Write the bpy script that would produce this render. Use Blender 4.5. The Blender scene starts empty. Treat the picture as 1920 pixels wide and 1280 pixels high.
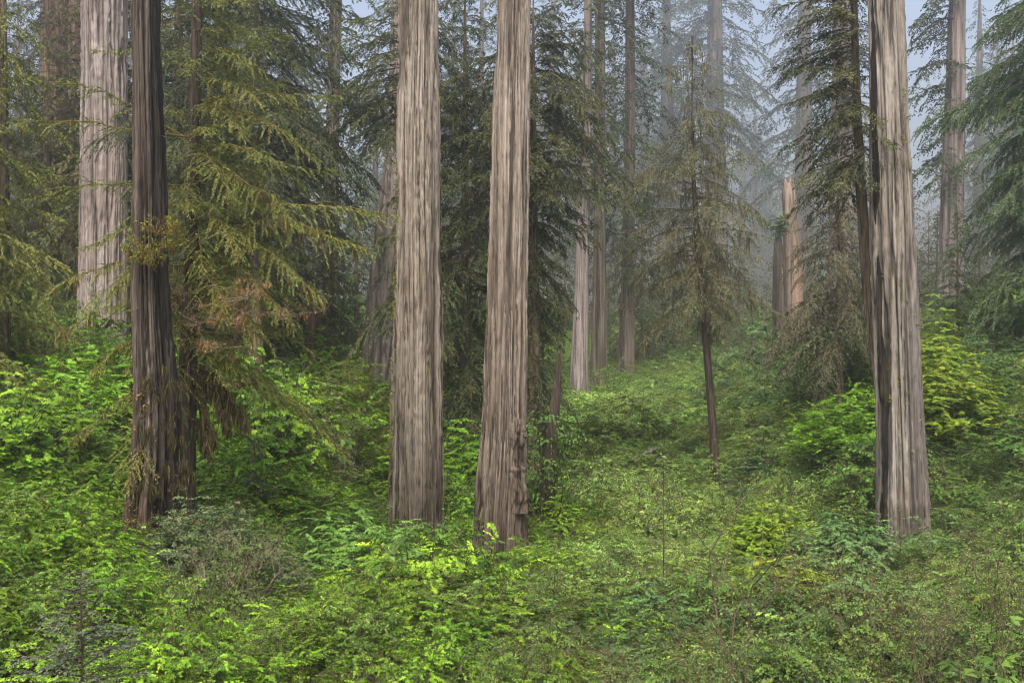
import bpy, math
import numpy as np
from mathutils import Vector

PI = math.pi
S = bpy.context.scene
COL = S.collection
F = 1920 * 40 / 36.0            # focal length in photo pixels
CX, CY = 960.0, 640.0
def P(px, py, D):
    return np.array([(px - CX) / F * D, D, (CY - py) / F * D])

# ------------------------------------------------------------------ render
cy = S.cycles
S.render.engine = 'CYCLES'
cy.max_bounces = 5; cy.diffuse_bounces = 2; cy.glossy_bounces = 2
cy.transmission_bounces = 3; cy.volume_bounces = 2; cy.transparent_max_bounces = 4
cy.use_denoising = True
cy.sample_clamp_indirect = 6.0; cy.filter_width = 1.15
cy.caustics_reflective = False; cy.caustics_refractive = False
S.view_settings.view_transform = 'Standard'
S.view_settings.look = 'None'
HAZE = 0.0013
S.view_settings.exposure = 1.35
S.view_settings.gamma = 1.0

# ------------------------------------------------------------------ terrain
CTRL = [  # px, py of the ground as seen, depth in metres
 (-200,1400,12.5),(0,1410,12.5),(480,1430,12.5),(960,1430,12.5),(1440,1430,12.5),(1920,1410,12.5),(2200,1390,12.5),
 (-200,960,20),(0,1030,20),(500,1130,20),(960,1140,20),(1440,1130,20),(0,740,38),(-300,700,38),(100,700,46),(0,640,55),(785,1115,30),(950,1120,29),(1690,1100,29),(290,1135,22),(1130,1085,28),(1420,1090,28),(270,1060,27),(480,960,31),(500,780,46),(620,900,40),
 (785,1010,38),(950,1025,36),(1015,995,40),(1200,1010,32),(1200,860,55),(1100,795,75),(1340,925,48),(1340,975,42),(1123,745,88),(1173,730,92),
 (1240,755,80),(1480,690,98),(1400,775,65),(1500,750,60),(1560,840,45),(1690,1010,36),(1800,1010,32),(1800,840,42),(1900,700,48),
 (1920,660,55),(2200,640,48),(2200,860,30),(1900,890,33),(1760,690,60),(1600,690,75),(880,760,75),(950,730,90),(870,885,55),(700,735,58),(200,735,55),
 (400,735,58),(-200,600,60),(1700,660,90),(1900,610,80)]
pts = [P(*c) for c in CTRL]
for x in (-90, -45, 0, 45, 90):
    pts.append(np.array([x, 125.0, 1.0 + abs(x) * .05])); pts.append(np.array([x * 1.6, 190.0, 5.0])); pts.append(np.array([x * 2.5, 290.0, 9.0]))
for x in (-60, -25, 0, 25, 60):
    pts.append(np.array([x, 1.0, -1.75])); pts.append(np.array([x, -15.0, -1.8])); pts.append(np.array([x, -40.0, -1.8])); pts.append(np.array([x * 1.3, -80.0, -1.5]))
pts += [np.array([-60, 40, 1.5]), np.array([60, 40, 1.5]), np.array([-80, 80, 5]), np.array([80, 80, 5]), np.array([-40, 20, -2.]), np.array([40, 20, -2.])]
PT = np.array(pts)
def _kern(d): return np.sqrt(d * d + 4.0)
_d = np.linalg.norm(PT[:, None, :2] - PT[None, :, :2], axis=2)
_A = np.block([[-_kern(_d) + np.eye(len(PT)) * 1.0, np.ones((len(PT), 1))], [np.ones((1, len(PT))), np.zeros((1, 1))]])
_w = np.linalg.solve(_A, np.append(PT[:, 2], 0))
def ground(x, y):
    x = np.atleast_1d(np.asarray(x, float)); y = np.atleast_1d(np.asarray(y, float))
    out = np.empty(x.shape)
    xf, yf, of = x.ravel(), y.ravel(), out.ravel()
    for i in range(0, len(xf), 20000):
        d = np.hypot(xf[i:i+20000, None] - PT[None, :, 0], yf[i:i+20000, None] - PT[None, :, 1])
        of[i:i+20000] = -_kern(d) @ _w[:-1] + _w[-1]
    out = of.reshape(x.shape)
    return out - 0.45 * np.clip((y - 4) / 8, 0, 1) - .5 * np.exp(-((y - 32) / 9) ** 2)
def g1(x, y): return float(ground(x, y)[0])

# ------------------------------------------------------------------ materials
def mat_new(name):
    m = bpy.data.materials.new(name); m.use_nodes = True
    nt = m.node_tree; nt.nodes.clear()
    out = nt.nodes.new('ShaderNodeOutputMaterial')
    return m, nt, out
def N(nt, t, **k):
    n = nt.nodes.new(t)
    for a, v in k.items(): setattr(n, a, v)
    return n
def ramp(nt, stops, fac):
    r = N(nt, 'ShaderNodeValToRGB')
    e = r.color_ramp.elements
    while len(e) < len(stops): e.new(0.5)
    for el, (p, c) in zip(e, stops):
        el.position = p; el.color = (c[0], c[1], c[2], 1)
    nt.links.new(fac, r.inputs['Fac'])
    return r.outputs['Color']
def mixc(nt, fac, a, b, mode='MIX'):
    m = N(nt, 'ShaderNodeMix', data_type='RGBA', blend_type=mode)
    L = nt.links
    for sock, v in ((m.inputs[0], fac), (m.inputs[6], a), (m.inputs[7], b)):
        if hasattr(v, 'is_linked'): L.new(v, sock)
        elif isinstance(v, (int, float)): sock.default_value = v
        else: sock.default_value = (v[0], v[1], v[2], 1)
    return m.outputs[2]
def math_n(nt, op, a, b=0.0, c=0.0, clamp=False):
    m = N(nt, 'ShaderNodeMath', operation=op, use_clamp=clamp)
    for s, v in zip(m.inputs, (a, b, c)):
        if hasattr(v, 'is_linked'): nt.links.new(v, s)
        else: s.default_value = v
    return m.outputs[0]

def leaf_mat(name, stops, transl=0.3, rough=0.5, objvar=0.35, patch=None, patch_scale=0.35):
    """stops: colour ramp over the per-leaf random number 'tint'; patch: a second species/age colour that comes in clumps"""
    m, nt, out = mat_new(name); L = nt.links
    at = N(nt, 'ShaderNodeAttribute', attribute_name='tint')
    c = ramp(nt, stops, at.outputs['Fac'])
    if patch:
        tc = N(nt, 'ShaderNodeTexCoord'); nz = N(nt, 'ShaderNodeTexNoise'); nz.inputs['Scale'].default_value = patch_scale; nz.inputs['Detail'].default_value = 2
        L.new(tc.outputs['Object'], nz.inputs['Vector'])
        f = math_n(nt, 'MULTIPLY_ADD', nz.outputs['Fac'], 5.0, -2.3, True)
        c = mixc(nt, math_n(nt, 'MULTIPLY', f, 0.8), c, patch)
    if objvar:
        oi = N(nt, 'ShaderNodeObjectInfo')
        hs = N(nt, 'ShaderNodeHueSaturation')
        v = math_n(nt, 'MULTIPLY_ADD', oi.outputs['Random'], objvar, 1 - objvar / 2)
        L.new(v, hs.inputs['Value'])
        h = math_n(nt, 'MULTIPLY_ADD', math_n(nt, 'FRACT', math_n(nt, 'MULTIPLY', oi.outputs['Random'], 37.0)), 0.03, 0.485)
        L.new(h, hs.inputs['Hue'])
        L.new(c, hs.inputs['Color']); c = hs.outputs['Color']
    b = N(nt, 'ShaderNodeBsdfPrincipled')
    L.new(c, b.inputs['Base Color']); b.inputs['Roughness'].default_value = rough
    b.inputs['Specular IOR Level'].default_value = 0.16
    t = N(nt, 'ShaderNodeBsdfTranslucent')
    L.new(mixc(nt, 1.0, c, (1.0, 1.0, 0.55), 'MULTIPLY'), t.inputs['Color'])
    mx = N(nt, 'ShaderNodeMixShader'); mx.inputs[0].default_value = transl
    L.new(b.outputs[0], mx.inputs[1]); L.new(t.outputs[0], mx.inputs[2]); L.new(mx.outputs[0], out.inputs['Surface'])
    return m

def bark_mat(name, light, mid, dark, scale=3.0, stretch=0.05, bump=0.6, moss=None, moss_z=(2., 7.), base=None, base_z=(1.5, 6.), streak=None, streak_scale=0.9, streak_cut=0.6, fine=1.0):
    m, nt, out = mat_new(name); L = nt.links
    tc = N(nt, 'ShaderNodeTexCoord')
    def noise(s, st, det=5, rough=.6, off=0.0):
        mp = N(nt, 'ShaderNodeMapping'); mp.inputs['Scale'].default_value = (s, s, s * st); mp.inputs['Location'].default_value = (off, off * .7, off * 1.3)
        L.new(tc.outputs['Object'], mp.inputs['Vector'])
        n = N(nt, 'ShaderNodeTexNoise'); n.inputs['Scale'].default_value = 1.0; n.inputs['Detail'].default_value = det; n.inputs['Roughness'].default_value = rough
        L.new(mp.outputs['Vector'], n.inputs['Vector']); return n.outputs['Fac']
    n1 = noise(scale * 1.5, stretch * .5, 6, .6)
    n2 = noise(scale * 4.5 * fine, stretch * .3, 4, .55, 13.)
    n3 = noise(.55, .35, 3, .5, 5.)
    n4 = noise(scale * 3.5, .3, 5, .7, 3.)
    fac = math_n(nt, 'ADD', math_n(nt, 'MULTIPLY', n1, .5), math_n(nt, 'MULTIPLY', n2, .5))
    fac = math_n(nt, 'ADD', fac, math_n(nt, 'MULTIPLY_ADD', n4, .22, -.11))
    c = ramp(nt, [(.395, dark), (.48, mid), (.61, light)], fac)
    c = mixc(nt, math_n(nt, 'MULTIPLY_ADD', n3, 2.2, -.75, True), c, mixc(nt, 1.0, c, (.72, .66, .62), 'MULTIPLY'))
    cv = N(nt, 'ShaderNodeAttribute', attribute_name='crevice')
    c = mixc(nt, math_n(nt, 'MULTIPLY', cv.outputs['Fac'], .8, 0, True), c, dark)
    sz = N(nt, 'ShaderNodeSeparateXYZ'); L.new(tc.outputs['Object'], sz.inputs[0])
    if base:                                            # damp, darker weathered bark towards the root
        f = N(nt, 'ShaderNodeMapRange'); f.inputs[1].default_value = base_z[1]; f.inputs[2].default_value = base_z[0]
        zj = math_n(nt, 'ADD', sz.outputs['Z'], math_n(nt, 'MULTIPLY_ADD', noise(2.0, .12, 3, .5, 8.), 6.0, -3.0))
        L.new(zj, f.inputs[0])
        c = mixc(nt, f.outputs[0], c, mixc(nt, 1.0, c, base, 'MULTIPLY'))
    if streak:                                          # charred or bleached vertical streaks
        f = math_n(nt, 'MULTIPLY_ADD', noise(streak_scale, .04, 4, .55, 21.), 14.0, -14.0 * streak_cut, True)
        c = mixc(nt, f, c, mixc(nt, .35, streak, c, 'MIX'))
    if moss:
        f = N(nt, 'ShaderNodeMapRange'); f.inputs[1].default_value = moss_z[1]; f.inputs[2].default_value = moss_z[0]
        L.new(sz.outputs['Z'], f.inputs[0])
        k = math_n(nt, 'MULTIPLY_ADD', noise(1.7, .25, 6, .75, 31.), 9.0, -5.3, True)
        c = mixc(nt, math_n(nt, 'MULTIPLY', math_n(nt, 'MULTIPLY', k, f.outputs[0]), .8), c, moss)
    b = N(nt, 'ShaderNodeBsdfPrincipled'); b.inputs['Roughness'].default_value = .92; b.inputs['Specular IOR Level'].default_value = .12
    L.new(c, b.inputs['Base Color'])
    bp = N(nt, 'ShaderNodeBump'); bp.inputs['Strength'].default_value = bump; bp.inputs['Distance'].default_value = .06
    L.new(fac, bp.inputs['Height']); L.new(bp.outputs[0], b.inputs['Normal'])
    L.new(b.outputs[0], out.inputs['Surface'])
    return m

def ground_mat():
    m, nt, out = mat_new('forest_floor'); L = nt.links
    tc = N(nt, 'ShaderNodeTexCoord')
    a = N(nt, 'ShaderNodeTexNoise'); a.inputs['Scale'].default_value = .6; a.inputs['Detail'].default_value = 8
    b_ = N(nt, 'ShaderNodeTexNoise'); b_.inputs['Scale'].default_value = 9; b_.inputs['Detail'].default_value = 6
    L.new(tc.outputs['Object'], a.inputs['Vector']); L.new(tc.outputs['Object'], b_.inputs['Vector'])
    c = ramp(nt, [(.35, (.035, .025, .015)), (.5, (.06, .05, .02)), (.62, (.05, .075, .015))], a.outputs['Fac'])
    c = mixc(nt, b_.outputs['Fac'], c, (.07, .045, .025))
    b = N(nt, 'ShaderNodeBsdfPrincipled'); b.inputs['Roughness'].default_value = .95
    L.new(c, b.inputs['Base Color'])
    bp = N(nt, 'ShaderNodeBump'); bp.inputs['Strength'].default_value = .8; bp.inputs['Distance'].default_value = .1
    L.new(b_.outputs['Fac'], bp.inputs['Height']); L.new(bp.outputs[0], b.inputs['Normal'])
    L.new(b.outputs[0], out.inputs['Surface'])
    return m

M = {}
M['ground'] = ground_mat()
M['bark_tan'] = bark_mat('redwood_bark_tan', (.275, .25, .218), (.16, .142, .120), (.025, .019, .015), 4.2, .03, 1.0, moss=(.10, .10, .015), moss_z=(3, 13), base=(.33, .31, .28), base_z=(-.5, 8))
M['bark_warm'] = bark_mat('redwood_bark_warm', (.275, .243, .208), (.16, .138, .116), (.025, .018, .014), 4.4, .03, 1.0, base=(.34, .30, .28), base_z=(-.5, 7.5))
M['bark_pale'] = bark_mat('redwood_bark_pale', (.27, .245, .238), (.18, .157, .15), (.045, .038, .035), 3.6, .04, .8, streak=(.2, .16, .14), streak_cut=.66)
M['bark_worn'] = bark_mat('weathered_redwood_bark', (.26, .245, .222), (.155, .143, .127), (.022, .019, .016), 3.0, .04, .9, moss=(.10, .09, .02), moss_z=(4, 12), base=(.6, .56, .54), base_z=(-1, 4), streak=(.06, .055, .055), streak_scale=1.25, streak_cut=.53)
M['bark_grey'] = bark_mat('distant_redwood_bark', (.20, .172, .145), (.11, .092, .076), (.025, .019, .016), 3.0, .04, .8)
M['bark_dark'] = bark_mat('dark_brown_redwood_bark', (.16, .105, .075), (.085, .055, .04), (.02, .014, .011), 3.5, .04, .9)  # dark brown bark of the far left trunks and the rotten stump
M['bark_snag'] = bark_mat('weathered_snag_wood', (.105, .088, .075), (.048, .040, .034), (.010, .009, .008), 3.5, .045, 1.0, moss=(.10, .075, .02), moss_z=(2.5, 8), base=(.9, .75, .6), base_z=(0, 4), streak=(.45, .42, .38), streak_scale=2.6, streak_cut=.70)
M['bark_char'] = bark_mat('charred_wood', (.035, .03, .026), (.013, .012, .011), (.005, .005, .005), 3.5, .05, 1.0, moss=(.09, .07, .02), moss_z=(1, 9))
M['bark_hem'] = bark_mat('mossy_hemlock_bark', (.20, .165, .115), (.115, .09, .065), (.03, .024, .018), 6, .2, .8, moss=(.10, .085, .02), moss_z=(30, 60))
M['bark_thin'] = bark_mat('thin_stem_bark', (.10, .082, .066), (.055, .043, .034), (.018, .014, .012), 7, .2, .8)
M['bark_red'] = bark_mat('red_broken_wood', (.26, .15, .095), (.14, .08, .05), (.06, .035, .025), 4, .05, .9)
M['bark_stump'] = bark_mat('bleached_broken_wood', (.31, .26, .22), (.19, .15, .12), (.04, .03, .025), 3.2, .04, .9, streak=(.22, .135, .085), streak_scale=1.2, streak_cut=.60)
M['log_grey'] = bark_mat('bleached_log', (.24, .23, .22), (.15, .145, .14), (.08, .075, .07), 4, 1.0, .8, moss=(.06, .08, .015), moss_z=(30, 60))
M['log_red'] = bark_mat('rotten_red_log', (.22, .14, .09), (.12, .075, .05), (.05, .03, .02), 4, 1.0, .8)
M['wood'] = bark_mat('branch_wood', (.14, .11, .08), (.085, .066, .05), (.03, .024, .018), 9, .4, .4)
M['wood_pale'] = bark_mat('pale_branch_wood', (.32, .28, .23), (.17, .14, .11), (.05, .04, .03), 9, .4, .4)
M['wood_moss'] = bark_mat('mossy_branch_wood', (.17, .125, .035), (.10, .075, .025), (.04, .03, .015), 9, .4, .4)
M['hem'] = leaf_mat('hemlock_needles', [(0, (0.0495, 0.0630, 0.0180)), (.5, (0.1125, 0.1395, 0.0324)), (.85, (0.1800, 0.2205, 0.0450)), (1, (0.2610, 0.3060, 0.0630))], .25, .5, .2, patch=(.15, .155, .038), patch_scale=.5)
M['hem_dark'] = leaf_mat('dark_hemlock_needles', [(0, (0.0264, 0.0359, 0.0122)), (.6, (0.0513, 0.0650, 0.0193)), (1, (0.0826, 0.0984, 0.0263))], .25, .5, .3, patch=(.075, .068, .02))  # deep olive needle colour for the dark conifers further back
M['hem_grey'] = leaf_mat('grey_green_hemlock_needles', [(0, (0.0554, 0.0642, 0.0388)), (.6, (0.0941, 0.1107, 0.0609)), (1, (0.1439, 0.1606, 0.0831))], .25, .55, .25, patch=(.105, .095, .055), patch_scale=.6)
M['red'] = leaf_mat('redwood_needles', [(0, (0.0223, 0.0318, 0.0158)), (.6, (0.0446, 0.0618, 0.0246)), (.9, (0.0773, 0.0986, 0.0316)), (1, (0.1116, 0.1373, 0.0395))], .22, .5, .25, patch=(.075, .085, .025))
M['fir'] = leaf_mat('young_fir_needles', [(0, (0.0387, 0.0641, 0.0276)), (.6, (0.0685, 0.1083, 0.0442)), (1, (0.1105, 0.1547, 0.0553))], .25, .5, .25)
M['spruce'] = leaf_mat('blue_grey_spruce_needles', [(0, (0.0455, 0.0585, 0.0416)), (.6, (0.0845, 0.1105, 0.0715)), (1, (0.1430, 0.1755, 0.1105))], .2, .5, .2)
M['far'] = leaf_mat('distant_needles', [(0, (0.0288, 0.0432, 0.0269)), (.6, (0.0528, 0.0749, 0.0403)), (1, (0.0816, 0.1056, 0.0528))], .2, .5, .3)
M['moss'] = leaf_mat('hanging_moss', [(0, (.055, .042, .014)), (.5, (.135, .105, .03)), (1, (.23, .175, .045))], .2, .8, .2)
M['dead_moss'] = leaf_mat('dry_brown_moss', [(0, (.08, .045, .018)), (.5, (.17, .10, .04)), (1, (.26, .165, .07))], .15, .8, .2)
M['moss_dark'] = leaf_mat('dark_hanging_moss', [(0, (.022, .019, .008)), (.6, (.05, .043, .017)), (1, (.085, .07, .025))], .2, .8, .2)
M['moss_grey'] = leaf_mat('grey_hanging_lichen', [(0, (0.0600, 0.0600, 0.0336)), (.6, (0.1020, 0.0960, 0.0540)), (1, (0.1560, 0.1440, 0.0840))], .2, .8, .2)
M['lime'] = leaf_mat('lime_shrub_leaves', [(0, (0.0294, 0.0711, 0.0067)), (.5, (0.0966, 0.1974, 0.0113)), (.85, (0.1596, 0.2961, 0.0170)), (1, (0.2100, 0.3454, 0.0265))], .17, .55, .75)
M['green'] = leaf_mat('green_shrub_leaves', [(0, (0.0273, 0.0612, 0.0114)), (.5, (0.0701, 0.1354, 0.0209)), (1, (0.1324, 0.2272, 0.0380))], .17, .55, .75)
M['pale'] = leaf_mat('soft_green_groundcover', [(0, (0.0648, 0.1192, 0.0246)), (.5, (0.1728, 0.2832, 0.0595)), (1, (0.2765, 0.4074, 0.0975))], .3, .55, .75)
M['cool'] = leaf_mat('cool_green_leaves', [(0, (0.0242, 0.0542, 0.0171)), (.5, (0.0605, 0.1206, 0.0342)), (1, (0.1130, 0.1966, 0.0589))], .17, .5, .75)
M['yellow'] = leaf_mat('yellow_green_leaves', [(0, (0.0540, 0.1092, 0.0100)), (.5, (0.1620, 0.2422, 0.0170)), (1, (0.2970, 0.3657, 0.0300))], .28, .5, .3, patch=(.12, .20, .02), patch_scale=.9)
M['huck'] = leaf_mat('dark_evergreen_leaves', [(0, (.04, .065, .028)), (.6, (.085, .125, .05)), (.965, (.15, .20, .085)), (1, (.26, .10, .04))], .2, .35, .2)
M['fern'] = leaf_mat('fern_fronds', [(0, (.045, .09, .018)), (.6, (.09, .155, .028)), (1, (.14, .21, .04))], .3, .45, .3)
M['twigleaf'] = leaf_mat('sparse_olive_leaves', [(0, (0.0616, 0.0842, 0.0187)), (.6, (0.1100, 0.1449, 0.0327)), (1, (0.1672, 0.2010, 0.0467))], .3, .5, .4)
M['dead'] = leaf_mat('dry_brown_leaves', [(0, (.06, .035, .02)), (.6, (.13, .075, .04)), (1, (.2, .13, .07))], .2, .7, .3)

# ------------------------------------------------------------------ mesh builder
class MB:
    def __init__(s): s.v = []; s.n = 0; s.fl = []; s.fs = []; s.fm = []; s.ft = []; s.sm = []; s.cv = None
    def _add(s, V, faces, mi, tint, smooth):
        k = faces.shape[1]; nf = len(faces)
        s.v.append(np.asarray(V, np.float32).reshape(-1, 3)); s.fl.append((faces + s.n).astype(np.int32).ravel())
        s.fs.append(np.full(nf, k, np.int32)); s.fm.append(np.full(nf, mi, np.int32))
        s.ft.append(np.zeros(nf, np.float32) if tint is None else np.asarray(tint, np.float32)); s.sm.append(np.full(nf, smooth, bool))
        s.n += len(s.v[-1])
    def polys(s, V, mi=0, tint=None):           # V (n, k, 3) separate polygons
        if len(V): s._add(V, np.arange(V.shape[0] * V.shape[1]).reshape(V.shape[0], V.shape[1]), mi, tint, False)
    def leaf(s, B, Lf, Rt, T, mi, tint):        # folded leaf: two triangles sharing the midrib
        n = len(B); V = np.stack([B, Lf, T, Rt], 1); i = np.arange(n)[:, None] * 4
        f = np.concatenate([i + [0, 2, 1], i + [0, 3, 2]], 1).reshape(-1, 3)
        s._add(V, f, mi, np.repeat(tint, 2), False)
    def tubes(s, C, R, sides=4, mi=0, tint=None):   # C (n,k,3) R (n,k)
        n, k, _ = C.shape
        if n == 0: return
        T = np.gradient(C, axis=1); T /= np.linalg.norm(T, axis=2, keepdims=True) + 1e-9
        ref = np.where(np.abs(T[..., 2:3]) > .9, np.array([1., 0, 0]), np.array([0, 0, 1.]))
        A = np.cross(T, ref); A /= np.linalg.norm(A, axis=2, keepdims=True) + 1e-9
        Bn = np.cross(T, A)
        th = np.arange(sides) / sides * 2 * PI
        V = C[:, :, None] + R[:, :, None, None] * (A[:, :, None] * np.cos(th)[:, None] + Bn[:, :, None] * np.sin(th)[:, None])
        idx = np.arange(n * k * sides).reshape(n, k, sides)
        a = idx[:, :-1]; b = idx[:, 1:]
        f = np.stack([a, np.roll(a, -1, 2), np.roll(b, -1, 2), b], -1).reshape(-1, 4)
        s._add(V, f, mi, None if tint is None else np.repeat(tint, (k - 1) * sides), True)
    def grid(s, V, mi=0, closed=True, cap=False):
        r, c, _ = V.shape
        idx = np.arange(r * c).reshape(r, c)
        a, b = idx[:-1], idx[1:]
        if closed: f = np.stack([a, np.roll(a, -1, 1), np.roll(b, -1, 1), b], -1)
        else: f = np.stack([a[:, :-1], a[:, 1:], b[:, 1:], b[:, :-1]], -1)
        s._add(V, f.reshape(-1, 4), mi, None, True)
        return idx
    def mesh(s, name, mats):
        me = bpy.data.meshes.new(name)
        V = np.concatenate(s.v); fl = np.concatenate(s.fl); fs = np.concatenate(s.fs)
        me.vertices.add(len(V)); me.vertices.foreach_set('co', V.ravel())
        me.loops.add(len(fl)); me.loops.foreach_set('vertex_index', fl)
        me.polygons.add(len(fs)); st = np.zeros(len(fs), np.int32); st[1:] = np.cumsum(fs)[:-1]
        me.polygons.foreach_set('loop_start', st); me.polygons.foreach_set('loop_total', fs)
        me.polygons.foreach_set('material_index', np.concatenate(s.fm)); me.polygons.foreach_set('use_smooth', np.concatenate(s.sm))
        a = me.attributes.new('tint', 'FLOAT', 'FACE'); a.data.foreach_set('value', np.concatenate(s.ft))
        if s.cv is not None:
            c = np.zeros(len(V), np.float32); c[:len(s.cv)] = s.cv
            a = me.attributes.new('crevice', 'FLOAT', 'POINT'); a.data.foreach_set('value', c)
        for m in mats: me.materials.append(M[m])
        me.update(calc_edges=True)
        return me

def link(name, me, parent=None, loc=None):
    o = bpy.data.objects.new(name, me); COL.objects.link(o)
    if parent is not None: o.parent = parent
    if loc is not None: o.location = loc
    return o
def tag(o, label=None, cat=None, group=None, kind=None):
    for k, v in (('label', label), ('category', cat), ('group', group), ('kind', kind)):
        if v: o[k] = v
    return o
def thing(name, label, cat, loc=(0, 0, 0), group=None, rz=0, sc=1):
    o = link(name, None, None, tuple(float(c) for c in loc)); o.rotation_euler = (0, 0, rz); o.scale = (sc, sc, sc)
    o.empty_display_size = .3
    return tag(o, label, cat, group)

# ------------------------------------------------------------------ noise helpers
def lattice(rng, u, v, nu, nv):
    """periodic in u (0..1), free in v (0..1): smooth value noise in -1..1"""
    G = rng.uniform(-1, 1, (nv + 3, nu))
    uu = (u % 1) * nu; vv = np.clip(v, 0, 1) * nv
    i = np.floor(uu).astype(int); j = np.floor(vv).astype(int)
    fu = uu - i; fv = vv - j; fu = fu * fu * (3 - 2 * fu); fv = fv * fv * (3 - 2 * fv)
    i0 = i % nu; i1 = (i + 1) % nu
    return (G[j, i0] * (1 - fu) + G[j, i1] * fu) * (1 - fv) + (G[j + 1, i0] * (1 - fu) + G[j + 1, i1] * fu) * fv
def unit(a): return a / (np.linalg.norm(a, axis=-1, keepdims=True) + 1e-9)

# ------------------------------------------------------------------ trunks
def trunk_mesh(name, path, mats, seed=1, na=96, dz=.14, furrow=.03, flare=0.25, flare_h=2.5, lobes=.10, top='open', ztop=None, strip=None):
    """path: rows (x, y, z, r) from low to high in the thing's own space; strip=(theta0, width): second material on that face"""
    rng = np.random.default_rng(seed)
    path = np.array(path, float)
    H = path[-1, 2] - path[0, 2]
    nz = max(int(H / dz), 8)
    z = np.linspace(path[0, 2], path[-1, 2], nz)
    def ip(k):
        a = np.interp(z, path[:, 2], path[:, k])
        w = max(int(.8 / dz), 1)
        ap = np.pad(a, w, mode='reflect', reflect_type='odd')
        return np.convolve(ap, np.ones(2 * w + 1) / (2 * w + 1), 'valid')
    x, y, r = ip(0), ip(1), ip(3)
    th = np.arange(na) / na
    U, Z = np.meshgrid(th, (z - z[0]) / H)
    zz = z[:, None] - 0 * U
    tw = U + .02 * lattice(rng, U * 0, Z, 1, max(int(H / 6), 1))
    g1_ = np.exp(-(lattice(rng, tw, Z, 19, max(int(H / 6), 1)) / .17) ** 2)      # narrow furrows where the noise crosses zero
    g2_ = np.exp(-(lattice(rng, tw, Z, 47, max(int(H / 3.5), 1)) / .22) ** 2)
    n3 = lattice(rng, tw, Z, 96, max(int(H / 1.8), 1))
    n4 = lattice(rng, tw, Z, 5, max(int(H / 5), 1)); n5 = lattice(rng, tw, Z, 26, max(int(H / .5), 1))
    n6 = lattice(rng, U, Z, 60, max(int(H / .22), 1))
    disp = furrow * (.35 - 1.25 * g1_ - .75 * g2_ + .35 * n3 + .6 * n4 + .45 * n5 * (n5 > 0) + .3 * n6) * np.clip(r[:, None] / .6, .15, 1.3)
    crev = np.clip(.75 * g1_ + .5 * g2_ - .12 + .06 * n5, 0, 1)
    fl = np.exp(-np.clip(zz, -.5, None) / (flare_h * .45))
    lob = lattice(rng, U, Z, 7, max(int(H / 6), 1))
    R = r[:, None] * (1 + fl * (flare + lobes * 2.2 * lob)) + disp
    V = np.stack([x[:, None] + R * np.cos(U * 2 * PI), y[:, None] + R * np.sin(U * 2 * PI), zz + 0 * R], -1)
    if top == 'broken':
        e = lattice(rng, U[-1], U[-1] * 0, 9, 1) * .5 + lattice(rng, U[-1], U[-1] * 0, 23, 1) * .35
        k = np.clip((z - (z[-1] - 1.6)) / 1.6, 0, 1)[:, None]
        V[..., 2] += k * (e[None, :] * 1.1 * r[-1] * 2)
        V[..., 0] = x[:, None] + (V[..., 0] - x[:, None]) * (1 - .35 * k ** 2); V[..., 1] = y[:, None] + (V[..., 1] - y[:, None]) * (1 - .35 * k ** 2)
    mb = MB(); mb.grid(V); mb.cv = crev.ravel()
    c = V[-1].mean(0); cap = np.stack([V[-1], np.roll(V[-1], -1, 0), np.repeat(c[None] - [0, 0, (.4 if top == 'broken' else 0)], na, 0)], 1)
    mb.polys(cap)
    if strip:
        t0, w = strip
        dU = np.abs(((U - t0 + .5) % 1) - .5) + .03 * lattice(rng, U, Z, 12, max(int(H / 1.5), 1)) + .03 * lattice(rng, U, Z, 3, max(int(H / 3), 1))
        mb.fm[0][:] = (dU[:-1] < w).ravel().astype(np.int32)
    return mb.mesh(name, mats)

def px_path(rows, D, origin, lean=0.0):
    """rows (px centre, py, px width) seen at depth D -> path rows in a thing's own space, low to high"""
    out = []
    for (px, py, w) in sorted(rows, key=lambda r: -r[1]):
        p = P(px, py, D); out.append((p[0] - origin[0], p[1] - origin[1] + lean * (p[2] - origin[2]), p[2] - origin[2], w / 2 / F * D))
    return out

def base_of(px, D, sink=0.0):
    x = (px - CX) / F * D
    return np.array([x, D, g1(x, D) - sink])

def extend(path, up):
    a, b = np.array(path[-2]), np.array(path[-1])
    d = (b - a) / max(b[2] - a[2], .1)
    c = b + d * (up - b[2]) if up > b[2] else b
    c[3] = max(b[3] * .8, .05)
    lo = np.array(path[0]); lo2 = lo.copy(); lo2[2] = -1.0
    return ([tuple(lo2)] if lo[2] > -.9 else []) + list(path) + ([tuple(c)] if up > b[2] else [])

# ------------------------------------------------------------------ conifer foliage
def sample_poly(Pl, bi, t):
    """Pl (n,K,3); returns position and tangent at t in 0..1 on polyline bi"""
    K = Pl.shape[1]; f = np.clip(t, 0, .9999) * (K - 1); i = f.astype(int); w = (f - i)[:, None]
    a = Pl[bi, i]; b = Pl[bi, i + 1]
    return a * (1 - w) + b * w, unit(b - a)

def auto_branches(rng, zs, L, phi, slope, droop, cx=lambda z: (0 * z, 0 * z), K=10, wig=.04):
    n = len(zs); t = np.linspace(0, 1, K)
    x0, y0 = cx(zs)
    ph = phi[:, None] + np.cumsum(rng.normal(0, .05, (n, K)), 1)
    dr = np.stack([np.cos(ph), np.sin(ph)], -1)
    xy = np.cumsum(np.concatenate([np.zeros((n, 1, 2)), dr[:, 1:] * (L[:, None] / (K - 1))[..., None]], 1), 1)
    zz = L[:, None] * (slope[:, None] * t - droop[:, None] * t ** 2) + np.cumsum(rng.normal(0, wig, (n, K)) * L[:, None] / K, 1) * (t > 0)
    Pl = np.concatenate([xy + np.stack([x0, y0], -1)[:, None], (zs[:, None] + zz)[..., None]], -1)
    return Pl

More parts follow.
